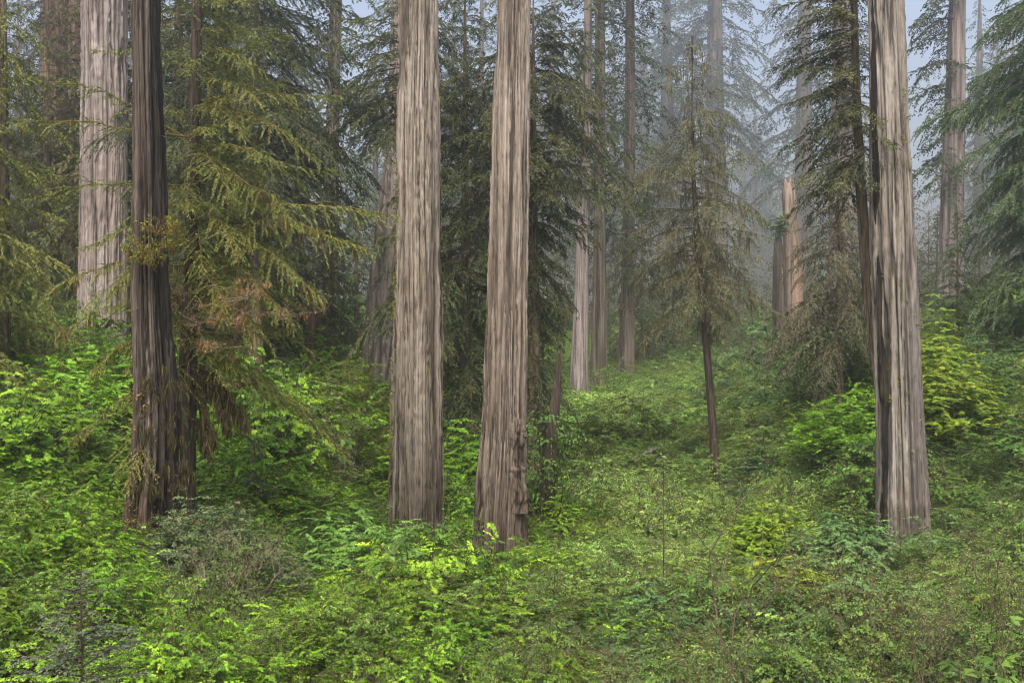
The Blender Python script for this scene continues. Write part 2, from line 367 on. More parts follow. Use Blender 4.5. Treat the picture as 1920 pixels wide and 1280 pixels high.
def foliage(mb, rng, Pl, sp2=.16, l2=.32, sp3=.045, ll=.10, lw=.024, ang=58, ang3=48, t0=.12, droop2=.25, droop3=.15, mleaf=0, mwood=1, wood_r=.02, twig=True, tip_gain=.0, gap=0.15, minl=.12):
    n = len(Pl)
    L = np.linalg.norm(np.diff(Pl, axis=1), axis=2).sum(1)
    R = (np.clip(wood_r * L / 3.0, .008, .09))[:, None] * np.linspace(1, .18, Pl.shape[1])[None]
    mb.tubes(Pl, R, 4, mwood)
    cnt = np.maximum((L * (1 - t0) / sp2).astype(int), 3)
    bi = np.repeat(np.arange(n), cnt)
    k = np.arange(len(bi)) - np.repeat(np.cumsum(cnt) - cnt, cnt)
    t = t0 + (1 - t0) * (k + rng.uniform(0, .9, len(bi))) / np.repeat(cnt, cnt)
    cl = np.sin(t * 17 + bi * 2.3) * .5 + .5                      # clumps and gaps along the branch
    keep = rng.random(len(bi)) > gap * (1.2 - cl)
    bi, t, k = bi[keep], t[keep], k[keep]
    p0, T = sample_poly(Pl, bi, t)
    up = np.array([0, 0, 1.])
    lat = unit(np.cross(T, up))
    sd = np.where(k % 2 == 0, 1., -1.)[:, None]
    a = np.radians(ang + rng.normal(0, 12, len(bi))) * (1 - .45 * t)
    d2 = unit(T * np.cos(a)[:, None] + sd * lat * np.sin(a)[:, None] + up * rng.normal(-.05, .30, (len(bi), 1)))
    len2 = np.maximum(L[bi] * l2 * (1.06 - t) ** .75 * (.45 + t) * rng.uniform(.55, 1.25, len(bi)), minl * rng.uniform(.7, 1.3, len(bi)))
    dz2 = droop2 * rng.uniform(.4, 1.6, len(bi))
    # include the leader of each branch as a last branchlet
    ti = np.arange(n); pe = Pl[:, -2]; de = unit(Pl[:, -1] - Pl[:, -2])
    p0 = np.concatenate([p0, pe]); d2 = np.concatenate([d2, de]); len2 = np.concatenate([len2, np.linalg.norm(Pl[:, -1] - Pl[:, -2], axis=1) * 1.15]); dz2 = np.concatenate([dz2, np.full(n, droop2)])
    bi2 = np.concatenate([bi, ti])
    rb = rng.uniform(-.12, .12, n)
    def at2(i, s):
        q = p0[i] + d2[i] * (len2[i] * s)[:, None]
        q[:, 2] -= len2[i] * dz2[i] * s ** 2
        tg = d2[i].copy(); tg[:, 2] -= 2 * dz2[i] * s
        return q, unit(tg)
    m = len(p0)
    if twig:
        ii = np.arange(m)
        q0, _ = at2(ii, np.zeros(m)); q1, _ = at2(ii, np.full(m, .5)); q2, _ = at2(ii, np.full(m, .95))
        latw = unit(np.cross(d2, up)) * .006
        upw = np.array([0, 0, .006])
        mb.polys(np.stack([q0 - latw, q0 + latw, q1 + latw * .7, q1 - latw * .7], 1), mwood)
        mb.polys(np.stack([q1 - latw * .7, q1 + latw * .7, q2 + latw * .3, q2 - latw * .3], 1), mwood)
    c3 = np.maximum((len2 / sp3).astype(int), 3)
    i3 = np.repeat(np.arange(m), c3)
    k3 = np.arange(len(i3)) - np.repeat(np.cumsum(c3) - c3, c3)
    s = np.clip((k3 + rng.uniform(.2, 1., len(i3))) / np.repeat(c3, c3), 0, 1)
    q, tg = at2(i3, s)
    lat3 = unit(np.cross(tg, up))
    sg = np.where(k3 % 2 == 0, 1., -1.)[:, None]
    b = np.radians(ang3 + rng.normal(0, 14, len(i3))) * (1 - .5 * s ** 2)
    d3 = unit(tg * np.cos(b)[:, None] + sg * lat3 * np.sin(b)[:, None] + rng.normal(0, .16, (len(i3), 3)) - up * droop3)
    ln = ll * rng.uniform(.55, 1.3, len(i3)) * (1 - .35 * s)
    nrm = unit(np.array([0, 0, 1.]) + rng.normal(0, .85, (len(i3), 3)))
    w = unit(np.cross(d3, nrm)) * (lw * .5 * rng.uniform(.75, 1.25, len(i3)))[:, None]
    mid = q + d3 * (ln * .45)[:, None]; mid[:, 2] += ln * .04
    tip = q + d3 * ln[:, None]
    tint = np.clip(rng.normal(.42, .17, len(i3)) + rb[bi2[i3]] + tip_gain * s ** 2, 0, 1)
    mb.polys(np.stack([q, mid + w, tip, mid - w], 1), mleaf, tint)
    return len(i3)

def strands(mb, rng, Pl, n, length, width, mleaf, t_lo=.1, clump=6):
    """hanging moss: clumps of narrow pendent strips under the limbs"""
    L = np.linalg.norm(np.diff(Pl, axis=1), axis=2).sum(1); pr = L / L.sum()
    nb = max(n // clump, 1)
    bi = np.repeat(rng.choice(len(Pl), nb, p=pr), clump); t = np.repeat(rng.uniform(t_lo, 1, nb), clump) + rng.normal(0, .02, nb * clump)
    p, T = sample_poly(Pl, bi, np.clip(t, 0, 1))
    m = len(p); p = p + rng.normal(0, .04, (m, 3))
    ln = length * np.repeat(rng.uniform(.3, 1.2, nb), clump) * rng.uniform(.4, 1.1, m)
    az = rng.uniform(0, 2 * PI, m); w = np.stack([np.cos(az), np.sin(az), 0 * az], -1) * (width * rng.uniform(.5, 1.2, m))[:, None]
    tip = p + rng.normal(0, .05, (m, 3)); tip[:, 2] = p[:, 2] - ln
    mid = p * .45 + tip * .55 + rng.normal(0, .02, (m, 3))
    tint = np.clip(rng.normal(.5, .22, m), 0, 1)
    mb.polys(np.stack([p + w * .5, mid + w, tip, mid - w, p - w * .5], 1), mleaf, tint)

def crown_arrays(rng, z0, z1, nb, Lfn, slope=(0.25, -.1), droop=.35, jit=.3, phis=None):
    zs = np.sort(z0 + (z1 - z0) * (np.arange(nb) + rng.uniform(0, 1, nb)) / nb)
    u = (zs - z0) / max(z1 - z0, .1)
    L = np.array([Lfn(a) for a in u]) * np.clip(rng.normal(1, jit, nb), .35, 1.5)
    phi = (np.arange(nb) * 2.39996 + rng.normal(0, .4, nb)) if phis is None else rng.choice(phis, nb) + rng.normal(0, .45, nb)
    sl = slope[0] + (slope[1] - slope[0]) * (1 - u) + rng.normal(0, .1, nb)
    dr = droop * rng.uniform(.5, 1.5, nb)
    return zs, L, phi, sl, dr

# ------------------------------------------------------------------ leafy shrubs
LEAF3 = [(0, 1.0), (-1.0, .78), (1.0, .78)]
LEAF1 = [(0, 1.0)]
LEAF5 = [(0, 1.0), (-.75, .9), (.75, .9), (-1.6, .62), (1.6, .62)]
def leaves(mb, rng, pos, az, tilt, size, wr, lobes, mleaf, tint, fold=.18, nrm0=None):
    """pos (n,3) the leaf base; az heading; tilt: up-vector jitter"""
    n = len(pos)
    nrm = unit((np.array([0, 0, 1.]) if nrm0 is None else nrm0) + rng.normal(0, tilt, (n, 3)))
    for (da, k) in lobes:
        a = az + da
        d = np.stack([np.cos(a), np.sin(a), np.zeros(n)], -1)
        d = unit(d - nrm * (d * nrm).sum(1)[:, None] - np.array([0, 0, .18 + .12 * abs(da)]) + rng.normal(0, .05, (n, 3)))
        s = unit(np.cross(nrm, d)); u = np.cross(d, s)
        ln = size * k
        T = pos + d * ln[:, None]
        m = pos + d * (ln * .48)[:, None]
        Lf = m + s * (ln * wr * .5)[:, None] + u * (ln * wr * fold)[:, None]; Rt = m - s * (ln * wr * .5)[:, None] + u * (ln * wr * fold)[:, None]
        mb.leaf(pos, Lf, Rt, T, mleaf, np.clip(tint + rng.normal(0, .04, n), 0, 1))

def shrub(mb, rng, R, H, nst, npl, leaf, wr, lobes, mleaf=0, mwood=1, stem_r=.007, t0=.35, spread=.16, tilt=.28, dome=.45, lean_out=.5):
    K = 6; t = np.linspace(0, 1, K)
    az = rng.uniform(0, 2 * PI, nst); r = R * np.sqrt(rng.uniform(0.02, 1, nst)); h = H * (1 - dome * (r / R) ** 2) * rng.uniform(.7, 1.12, nst)
    b = rng.normal(0, .12 * R, (nst, 2))
    Pl = np.stack([b[:, :1] + (r * np.cos(az))[:, None] * t ** 1.25, b[:, 1:] + (r * np.sin(az))[:, None] * t ** 1.25, h[:, None] * t ** .8 - .05], -1)
    Pl[:, 1:] += rng.normal(0, .025 * R, (nst, K - 1, 3))
    mb.tubes(Pl, np.full((nst, 1), stem_r) * np.linspace(1.3, .4, K), 3, mwood)
    # side twigs, each a flat spray of alternate leaves
    m = 9; ns = max(int(npl / 7.5), 1); n = nst * ns
    bi = np.repeat(np.arange(nst), ns); tt = t0 + (1 - t0) * rng.uniform(0, 1, n) ** .55
    p, T = sample_poly(Pl, bi, tt)
    a = np.where(rng.random(n) < .6, az[bi] + rng.normal(0, .9, n), rng.uniform(0, 2 * PI, n))
    ln = spread * 1.75 * rng.uniform(.55, 1.35, n)
    d = np.stack([np.cos(a), np.sin(a), rng.normal(.12, .2, n)], -1)
    e = p + d * ln[:, None]
    pw = np.stack([-np.sin(a), np.cos(a), 0 * a], -1) * .0026
    mb.polys(np.stack([p - pw, p + pw, e + pw * .5, e - pw * .5], 1), mwood)
    st = np.clip(rng.normal(.46, .2, n), 0, 1)
    radial = unit(np.stack([e[:, 0], e[:, 1], np.zeros(n)], -1))
    nr = unit(np.array([0, 0, 1.]) + radial * lean_out + rng.normal(0, tilt * .8, (n, 3)))
    i2 = np.repeat(np.arange(n), m); k = np.tile(np.arange(m), n); f = np.clip((k + 1) / m + rng.normal(0, .03, n * m), .08, 1)
    q = p[i2] + d[i2] * (ln[i2] * f)[:, None]; q[:, 2] -= ln[i2] * .22 * f ** 2
    side = np.where(k % 2 == 0, 1., -1.) * np.where(k == m - 1, .15, 1)
    hd = a[i2] + side * (.95 + rng.normal(0, .2, n * m))
    leaves(mb, rng, q, hd, tilt * .45, leaf * rng.uniform(.65, 1.2, n * m) * (1.1 - .3 * f), wr, lobes, mleaf, np.clip(st[i2] + rng.normal(0, .12, n * m), 0, 1), nrm0=nr[i2])
    return Pl

def twig_tree(rng, p0, d0, L, depth, out, r):
    """recursive bare branching: appends (polyline, radii)"""
    K = 6; pts = [np.array(p0, float)]; d = np.array(d0, float)
    for k in range(K - 1):
        d = unit(d + rng.normal(0, .11, 3) + np.array([0, 0, .04])); pts.append(pts[-1] + d * L / (K - 1))
    pts = np.array(pts); out.append((pts, np.linspace(r, r * .5, K)))
    if depth:
        nk = rng.integers(2, 5)
        for _ in range(nk):
            k = rng.integers(1, K); az = rng.uniform(0, 2 * PI)
            dd = unit(d * .75 + np.array([math.cos(az), math.sin(az), rng.uniform(-.1, .5)]) * .7)
            twig_tree(rng, pts[k], dd, L * rng.uniform(.4, .7), depth - 1, out, r * .55)
def twigs(mb, rng, nst, H, R, depth=2, r=.008, mwood=1, lean=.45, nleaf=0, leaf=.05, wr=.5, lobes=LEAF1, mleaf=0):
    out = []
    for i in range(nst):
        a = rng.uniform(0, 2 * PI); q = rng.uniform(0, .5 * R)
        twig_tree(rng, (q * math.cos(a), q * math.sin(a), -.1), (lean * math.cos(a), lean * math.sin(a), 1), H * rng.uniform(.6, 1.0), depth, out, r * rng.uniform(.7, 1.2))
    C = np.array([o[0] for o in out]); Rr = np.array([o[1] for o in out])
    mb.tubes(C, Rr, 3, mwood)
    if nleaf:
        bi = rng.integers(0, len(C), nleaf); p, T = sample_poly(C, bi, rng.uniform(.2, 1, nleaf))
        a = rng.uniform(0, 2 * PI, nleaf)
        leaves(mb, rng, p, a, .4, leaf * rng.uniform(.5, 1.3, nleaf), wr, lobes, mleaf, np.clip(rng.normal(.5, .22, nleaf), 0, 1))
    return C

def fern(mb, rng, nf, Lf, mleaf=0, mwood=1):
    K = 8; t = np.linspace(0, 1, K); az = np.arange(nf) / nf * 2 * PI + rng.normal(0, .2, nf); L = Lf * rng.uniform(.7, 1.15, nf); e = rng.uniform(.55, 1.1, nf)
    Pl = np.stack([(L * np.cos(az))[:, None] * t * .85, (L * np.sin(az))[:, None] * t * .85, L[:, None] * (e[:, None] * t - (e * .75)[:, None] * t ** 2)], -1)
    mb.tubes(Pl, np.full((nf, 1), .004) * np.linspace(1.2, .4, K), 3, mwood)
    np_ = 44; bi = np.repeat(np.arange(nf), np_); k = np.tile(np.arange(np_), nf); tt = .1 + .9 * (k // 2 * 2) / np_
    p, T = sample_poly(Pl, bi, tt); lat = unit(np.cross(T, [0, 0, 1.])); sg = np.where(k % 2 == 0, 1., -1.)[:, None]
    d = unit(lat * sg + T * .25 - np.array([0, 0, .12])); ln = L[bi] * .17 * np.sin(np.clip(tt * 1.05, 0, 1) * PI * .82 + .35) + .01
    w = T * (.009 * Lf / .9)
    mb.polys(np.stack([p - w * .6, p + d * (ln * .5)[:, None] - w, p + d * ln[:, None], p + d * (ln * .5)[:, None] + w, p + w * .6], 1), mleaf, np.clip(rng.normal(.5, .15, len(bi)), 0, 1))
#@@SCENE
# =================================================================== THE PLACE
# ---- ground sheet
def build_ground():
    xs = np.concatenate([np.linspace(-620, -60, 60), np.linspace(-58, 58, 180), np.linspace(60, 620, 60)])
    ys = np.concatenate([np.linspace(-90, 8, 40), np.linspace(8.5, 70, 160), np.linspace(71, 130, 60), np.linspace(134, 620, 60)])
    X, Y = np.meshgrid(xs, ys)
    rng = np.random.default_rng(5)
    Z = ground(X, Y)
    for k, a in ((.35, .10), (.9, .06), (2.1, .03)):
        ph = rng.uniform(0, 6, 4)
        Z = Z + a * np.sin(X * k + ph[0] + np.sin(Y * k * .7 + ph[1])) * np.cos(Y * k + ph[2])
    mb = MB(); mb.grid(np.stack([X, Y, Z], -1), closed=False)
    tag(link('ground', mb.mesh('ground', ['ground'])), kind='structure')
build_ground()

# ---- big redwood trunks
def redwood(label, rows, D, mat, seed, up=24, group=None, name='redwood_tree', mats=None, cat='tree', na=110, dz=.14, **kw):
    lowest = max(rows, key=lambda r: r[1])
    o = base_of(lowest[0], D)
    t = thing(name, label, cat, o, group)
    pa = extend(px_path(rows, D, o), up)
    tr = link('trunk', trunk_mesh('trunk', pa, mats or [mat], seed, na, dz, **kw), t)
    return t, o, pa, tr
def center_fn(pa):
    a = np.array(pa)
    return lambda z: (np.interp(z, a[:, 2], a[:, 0]), np.interp(z, a[:, 2], a[:, 1]))

T3, o3, pa3, _ = redwood('massive tan redwood trunk, left one of the central pair, moss flecks up its edge',
    [(785, -500, 60), (784, 0, 68), (783, 300, 79), (783, 600, 88), (781, 800, 95), (778, 1000, 101)], 38, 'bark_tan', 11, na=340, dz=.08, furrow=.06, flare=.10, lobes=.07, flare_h=3)
T4, o4, pa4, _ = redwood('massive tan redwood trunk, right of the central pair, with a burl at its foot',
    [(973, -500, 56), (965, 0, 62), (959, 200, 66), (956, 400, 70), (951, 600, 75), (945, 800, 82), (934, 1000, 100)], 36, 'bark_warm', 23, na=340, dz=.08, furrow=.06, flare=.12, lobes=.09, flare_h=3)
T5, o5, pa5, _ = redwood('weathered grey redwood trunk with a black streak and peeling bark, beside a leaning thin stem',
    [(1652, -500, 54), (1661, 0, 62), (1669, 300, 71), (1680, 600, 80), (1688, 800, 86), (1695, 1000, 94)], 36, 'bark_worn', 37, na=340, dz=.08, furrow=.065, flare=.10, lobes=.10, flare_h=3, mats=['bark_worn', 'bark_char'], strip=(.565, .026))
T1, o1, pa1, _ = redwood('pale pinkish grey giant redwood trunk behind the charred snag',
    [(198, -500, 72), (198, 0, 80), (196, 300, 82), (195, 560, 84), (192, 710, 98)], 55, 'bark_pale', 41, na=300, dz=.1, furrow=.07)
T2, o2, pa2, _ = redwood('flared grey brown redwood trunk half hidden behind the left central trunk',
    [(768, -400, 50), (765, 0, 54), (755, 300, 66), (738, 500, 88), (728, 700, 104)], 58, 'bark_pale', 43, na=260, dz=.1, furrow=.07)
redwood('dark brown redwood trunk at the far left between hemlock branches', [(104, -400, 40), (104, 0, 44), (103, 640, 50)], 72, 'bark_dark', 47, na=90)
redwood('slim dark trunk just right of the dark brown trunk at the far left', [(143, -400, 24), (142, 0, 26), (140, 640, 30)], 82, 'bark_dark', 48, na=80)
B1, ob1, pab1, _ = redwood('slender pale redwood trunk, foremost and palest of the trio in the mid valley', [(1104, -300, 12), (1102, 100, 15), (1098, 300, 20), (1093, 450, 24), (1088, 640, 30), (1084, 790, 38)], 78, 'bark_pale', 51, up=45, na=90, dz=.25, furrow=.04)
B2, ob2, pab2, _ = redwood('brown redwood trunk, middle one of the trio in the mid valley', [(1125, -300, 16), (1125, 250, 20), (1124, 530, 25), (1122, 730, 32)], 86, 'bark_grey', 52, up=45, na=90, dz=.25, furrow=.04)
B3, ob3, pab3, _ = redwood('brown redwood trunk, rearmost of the trio in the mid valley, rising into fog', [(1179, -300, 13), (1181, 0, 16), (1182, 200, 19), (1180, 350, 22), (1176, 600, 27), (1172, 720, 34)], 92, 'bark_grey', 53, up=50, na=90, dz=.25, furrow=.04)
T6, o6, pa6, _ = redwood('tall grey redwood trunk with bushy crown rising in fog right of the weathered grey trunk', [(1796, -200, 26), (1795, 0, 29), (1790, 200, 36), (1784, 420, 42), (1780, 620, 50)], 88, 'bark_pale', 55, up=48, na=100, dz=.25, furrow=.04)
F4, of4, paf4, _ = redwood('pale lichen grey trunk in fog behind the leaning thin stem', [(1582, -200, 30), (1580, 100, 38), (1577, 380, 44), (1575, 640, 50)], 98, 'bark_pale', 56, up=48, na=90, dz=.3)
F5, of5, paf5, _ = redwood('slim grey trunk in fog between the mossy hemlock and the central pair', [(634, -200, 20), (630, 0, 22), (622, 300, 25), (620, 690, 34)], 84, 'bark_grey', 57, up=40, na=80, dz=.3)

# burl and bark folds at the foot of the right central trunk
def burl():
    rng = np.random.default_rng(4)
    c = P(966, 838, 36) - o4; c[1] = -.50
    th = np.linspace(0, 1, 97)[:-1]; zz = np.linspace(-2.0, 1.0, 110)
    U, Zg = np.meshgrid(th, zz); v = (Zg + 2) / 3
    prof = np.interp(zz, [-2., -1.2, -.75, -.64, -.54, 0, .35, .6, .8, 1.0], [.40, .36, .33, .37, .29, .29, .34, .33, .24, .06])
    gr = np.exp(-(lattice(rng, U + .05 * lattice(rng, U, v, 3, 6), v, 15, 5) / .2) ** 2) + .6 * np.exp(-(lattice(rng, U, v, 9, 22) / .16) ** 2) * np.clip((Zg + .1) * 3, 0, 1)
    R = prof[:, None] * (1 + .10 * lattice(rng, U, v, 7, 6) + .10 * lattice(rng, U, v, 21, 16) - .16 * gr)
    V = np.stack([c[0] + R * np.cos(U * 2 * PI) + .05 * np.sin(Zg * 3), c[1] + R * .62 * np.sin(U * 2 * PI), c[2] + Zg], -1)
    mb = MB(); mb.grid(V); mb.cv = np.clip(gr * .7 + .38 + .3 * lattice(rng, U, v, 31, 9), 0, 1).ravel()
    link('burl', mb.mesh('burl', ['bark_warm']), T4)
burl()

# moss tufts and broken twig stubs on the near trunks
def tufts(t, pa, n, th0, thw, z0, z1, seed, mat, size=.06, stubs=0):
    rng = np.random.default_rng(seed); a = np.array(pa)
    z = rng.uniform(z0, z1, n); th = th0 + rng.normal(0, thw, n)
    r_ = np.interp(z, a[:, 2], a[:, 3]); m = 16
    c = np.stack([np.interp(z, a[:, 2], a[:, 0]) + r_ * np.cos(th), np.interp(z, a[:, 2], a[:, 1]) + r_ * np.sin(th), z], -1)
    k = np.repeat(np.arange(n), m); out = np.stack([np.cos(th), np.sin(th), 0 * th], -1)[k]
    sc = (size * rng.uniform(.5, 1.6, n))[k][:, None]
    p = c[k] + rng.normal(0, .6, (n * m, 3)) * sc * [1, 1, 1.6]
    d = unit(out + rng.normal(0, .7, (n * m, 3)) + [0, 0, -.35]); w = unit(np.cross(d, rng.normal(0, 1, (n * m, 3)))) * sc * .22; L_ = d * sc * rng.uniform(.5, 1.2, (n * m, 1))
    mb = MB(); mb.polys(np.stack([p - w, p + L_ * .6 - w * .8, p + L_, p + L_ * .6 + w * .8, p + w], 1), 0, rng.uniform(0, 1, n * m))
    link('moss_tufts', mb.mesh('moss_tufts', [mat]), t)
    if stubs:
        z = rng.uniform(z0, 16, stubs); th = rng.uniform(PI, 2 * PI, stubs) ; r_ = np.interp(z, a[:, 2], a[:, 3]) * .96
        c = np.stack([np.interp(z, a[:, 2], a[:, 0]) + r_ * np.cos(th), np.interp(z, a[:, 2], a[:, 1]) + r_ * np.sin(th), z], -1); out = np.stack([np.cos(th), np.sin(th), rng.uniform(-.5, .4, stubs)], -1)
        C = c[:, None] + out[:, None] * (np.linspace(0, 1, 4)[None, :, None] * rng.uniform(.08, .4, (stubs, 1, 1))) + rng.normal(0, .012, (stubs, 4, 3))
        for q in range(stubs):
            mb = MB(); mb.tubes(C[q:q + 1], np.full((1, 1), .018) * np.linspace(1, .4, 4), 5, 0); link('twig_stub', mb.mesh('twig_stub', ['wood']), t)
M['moss_green'] = leaf_mat('green_moss', [(0, (.06, .055, .012)), (.5, (.12, .12, .022)), (1, (.2, .21, .03))], .15, .9, .1)
# thin stem that leans on the weathered trunk
LT, olt, palt, _ = redwood('thin brown stem leaning into the weathered grey redwood trunk, boughs on its left', [(1590, -420, 9), (1601, 0, 13), (1606, 200, 16), (1617, 400, 20), (1631, 560, 27), (1653, 720, 27), (1678, 1000, 30)], 37.3, 'bark_hem', 61, up=20, na=60, name='leaning_tree')
rng = np.random.default_rng(62)
zs, L, phi, sl, dr = crown_arrays(rng, 11.4, 19.5, 130, lambda u: 2.1 - .8 * abs(u - .6), slope=(.25, -.15), droop=.30, phis=[PI, PI * .8, PI * 1.25, PI * .6, PI * 1.5, .3])
L = L * np.where(np.cos(phi) > .2, .5, 1)
mb = MB(); foliage(mb, rng, auto_branches(rng, zs, L, phi, sl, dr, center_fn(palt)), sp2=.085, sp3=.034, ll=.15, lw=.045, l2=.36, droop2=.4)
link('crown', mb.mesh('crown', ['red', 'wood']), LT)

# broken, half charred snag on the left
sn_rows = [(272, -420, 38), (274, 0, 44), (278, 200, 49), (283, 330, 56), (284, 600, 64), (292, 700, 74), (293, 850, 82), (283, 1040, 104)]
SN, osn, pasn, _ = redwood('dead weathered snag, grey on its left and charred black on its right', sn_rows, 27, 'bark_snag', 71, up=13.5, na=260, dz=.06, name='dead_snag', cat='snag',
    mats=['bark_snag', 'bark_char'], strip=(.965, .155), furrow=.12, flare=.12, lobes=.16, flare_h=2.4)
# brown mossy epicormic growth with a few fresh leaves on its front
mb = MB(); rng = np.random.default_rng(72)
for (px, py, s) in ((285, 470, .5), (300, 440, .4), (262, 480, .35), (296, 500, .4)):
    q = P(px, py, 26.4) - osn
    out = []
    for k in range(9):
        a = rng.uniform(PI * .9, PI * 2.1); twig_tree(rng, q, (math.cos(a), math.sin(a), .25), s * 1.2, 2, out, .012)
    C = np.array([o_[0] for o_ in out]); mb.tubes(C, np.array([o_[1] for o_ in out]), 4, 1)
    n = 130; bi = rng.integers(0, len(C), n); p, _t = sample_poly(C, bi, rng.uniform(.3, 1, n))
    leaves(mb, rng, p, rng.uniform(0, 6.3, n), .5, .07 * rng.uniform(.6, 1.3, n), .5, LEAF1, 0, rng.uniform(.2, .9, n))
    strands(mb, rng, C, 160, .16, .012, 2)
link('sprouts', mb.mesh('sprouts', ['yellow', 'wood_moss', 'moss']), SN)
mb = MB(); pts_ = []
for k in range(60):
    py = rng.uniform(690, 1010); px = rng.uniform(255, 350) ; a = P(px, py, 26.25 + abs(px - 300) * .006) - osn
    pts_.append([a, a + rng.normal(0, .15, 3)])
strands(mb, rng, np.array(pts_), 1300, .4, .010, 0, t_lo=0, clump=10)
link('hanging_moss', mb.mesh('hanging_moss', ['moss_dark']), SN)

tufts(T3, pa3, 150, 1.13 * PI, .13, .5, 13, 31, 'moss_green', .055, 6); tufts(T5, pa5, 90, 1.55 * PI, .8, 1, 15, 32, 'moss_green', .05, 7); tufts(SN, pasn, 120, 1.4 * PI, .5, .2, 5, 34, 'moss', .05, 6)

# ---- the mossy hemlock behind the snag, limb by limb
H1, oh1, pah1, _ = redwood('mossy hemlock with yellow green boughs sweeping out behind the charred snag', [(372, -420, 12), (369, 0, 18), (366, 250, 22), (360, 480, 27), (352, 700, 34), (343, 880, 44)], 30, 'bark_thin', 81, up=16, na=70, name='hemlock_tree')
rng = np.random.default_rng(83)
def limb(a, b, sag, K=10, wig=.05):
    t = np.linspace(0, 1, K)[:, None]
    p = a * (1 - t) + b * t; p[:, 2] += sag * 4 * (t * (1 - t))[:, 0]
    p[1:] += rng.normal(0, wig, (K - 1, 3)); return p
lim = []
for (sx, sy, ex, ey, dD, sag) in [
    (372, 190, 640, 182, -1.5, .10), (370, 330, 625, 312, -1.0, .08), (371, 140, 545, 66, -.5, .12), (372, 195, 592, 292, -2.0, .25), (364, 395, 735, 398, -2.2, .20), (362, 420, 690, 470, -2.4, .35),
    (362, 410, 600, 560, -2.6, .40), (358, 480, 560, 610, -2.2, .45), (360, 470, 470, 640, -2.2, .30), (370, 100, 470, 130, -1.8, .2), (371, 60, 520, 110, .4, .2), (372, 20, 470, 10, -1.2, .2), (366, 290, 520, 300, -2.4, .25), (366, 300, 560, 420, -2.6, .3),
    (366, 260, 20, 228, -1.0, .12), (365, 270, 120, 150, .3, .2), (365, 350, 55, 372, -1.2, .2), (362, 420, 150, 470, -1.2, .3), (360, 500, 85, 548, -1.6, .35), (358, 560, 110, 625, -1.4, .3), (355, 620, 160, 700, -1.2, .35), (360, 440, 200, 560, -2.5, .3),
    (350, 700, 130, 830, -.8, .35), (368, 130, 180, 100, -1, .2), (355, 600, 240, 690, -2.6, .3), (360, 470, 420, 590, -3.0, .3), (364, 380, 450, 480, -3.0, .3), (356, 560, 520, 650, -1.2, .4), (352, 640, 440, 700, -2.0, .35), (366, 280, 430, 370, -3, .3)]:
    lim.append(limb(P(sx, sy, 30) - oh1, P(ex, ey, 30 + dD) - oh1, sag))
LM = np.array(lim)
mb = MB()
foliage(mb, rng, LM, sp2=.06, sp3=.018, ll=.085, lw=.025, l2=.30, droop2=.27, wood_r=.018, t0=.10, tip_gain=.22, gap=.22)
zs, L, phi, sl, dr = crown_arrays(rng, 4.6, 15.5, 130, lambda u: 2.9 * (1 - u * .5), slope=(.2, -.15), droop=.30, phis=[0, .5, -.5, 1.0, -1.0, 1.5, -1.4, -1.8])
AB = auto_branches(rng, zs, L, phi, sl, dr, center_fn(pah1), wig=.08)
foliage(mb, rng, AB, sp2=.07, sp3=.021, ll=.085, lw=.025, l2=.32, droop2=.3, wood_r=.016, tip_gain=.2, gap=.25)
link('crown', mb.mesh('crown', ['hem', 'wood_moss']), H1)
mb = MB()
low = np.concatenate([LM[[5, 6, 7, 8, 13, 20, 21, 22, 24, 25, 26, 27, 28]], LM[[19, 20, 18]]])
strands(mb, rng, low, 1900, .45, .016, 0, t_lo=.05, clump=5)
strands(mb, rng, np.concatenate([LM, AB[zs < 9]]), 500, .22, .012, 0, t_lo=.0, clump=5)
link('hanging_moss', mb.mesh('hanging_moss', ['moss']), H1)
# drooping dead twigs hung with dark moss, right of the snag
mb = MB(); out = []
for (sx, sy, ex, ey, dD) in ((352, 690, 425, 790, -1.5), (352, 680, 460, 790, -1.6), (352, 700, 400, 830, -1.9), (400, 700, 428, 800, -1.6), (352, 640, 250, 720, -1.4), (352, 760, 240, 850, -1.2), (350, 790, 395, 850, -2.2)):
    a, b = P(sx, sy, 30) - oh1, P(ex, ey, 30 + dD) - oh1
    out.append(limb(a, b, .35))
DL = np.array(out); mb.tubes(DL, np.full(DL.shape[:2], .02) * np.linspace(1.2, .4, DL.shape[1]), 4, 1)
strands(mb, rng, DL, 2600, .6, .028, 0, t_lo=.25, clump=12)
link('moss_hung_twigs', mb.mesh('moss_hung_twigs', ['moss_dark', 'wood']), H1)

# tangle of brown dead twigs low on the hemlock
mb = MB(); out = []
for (px, py, n) in ((420, 560, 10), (385, 610, 9), (470, 590, 8), (440, 640, 7)):
    q = P(px, py, 27.6) - oh1
    for k in range(n):
        a = rng.uniform(0, 2 * PI); twig_tree(rng, q + rng.normal(0, .25, 3), (math.cos(a), .5 * math.sin(a), rng.uniform(-.5, .2)), rng.uniform(.5, 1.0), 2, out, .010)
C = np.array([o_[0] for o_ in out]); mb.tubes(C, np.array([o_[1] for o_ in out]), 3, 0); strands(mb, rng, C, 1500, .18, .009, 1, t_lo=0)
link('dead_twigs', mb.mesh('dead_twigs', ['wood_pale', 'dead_moss']), H1)
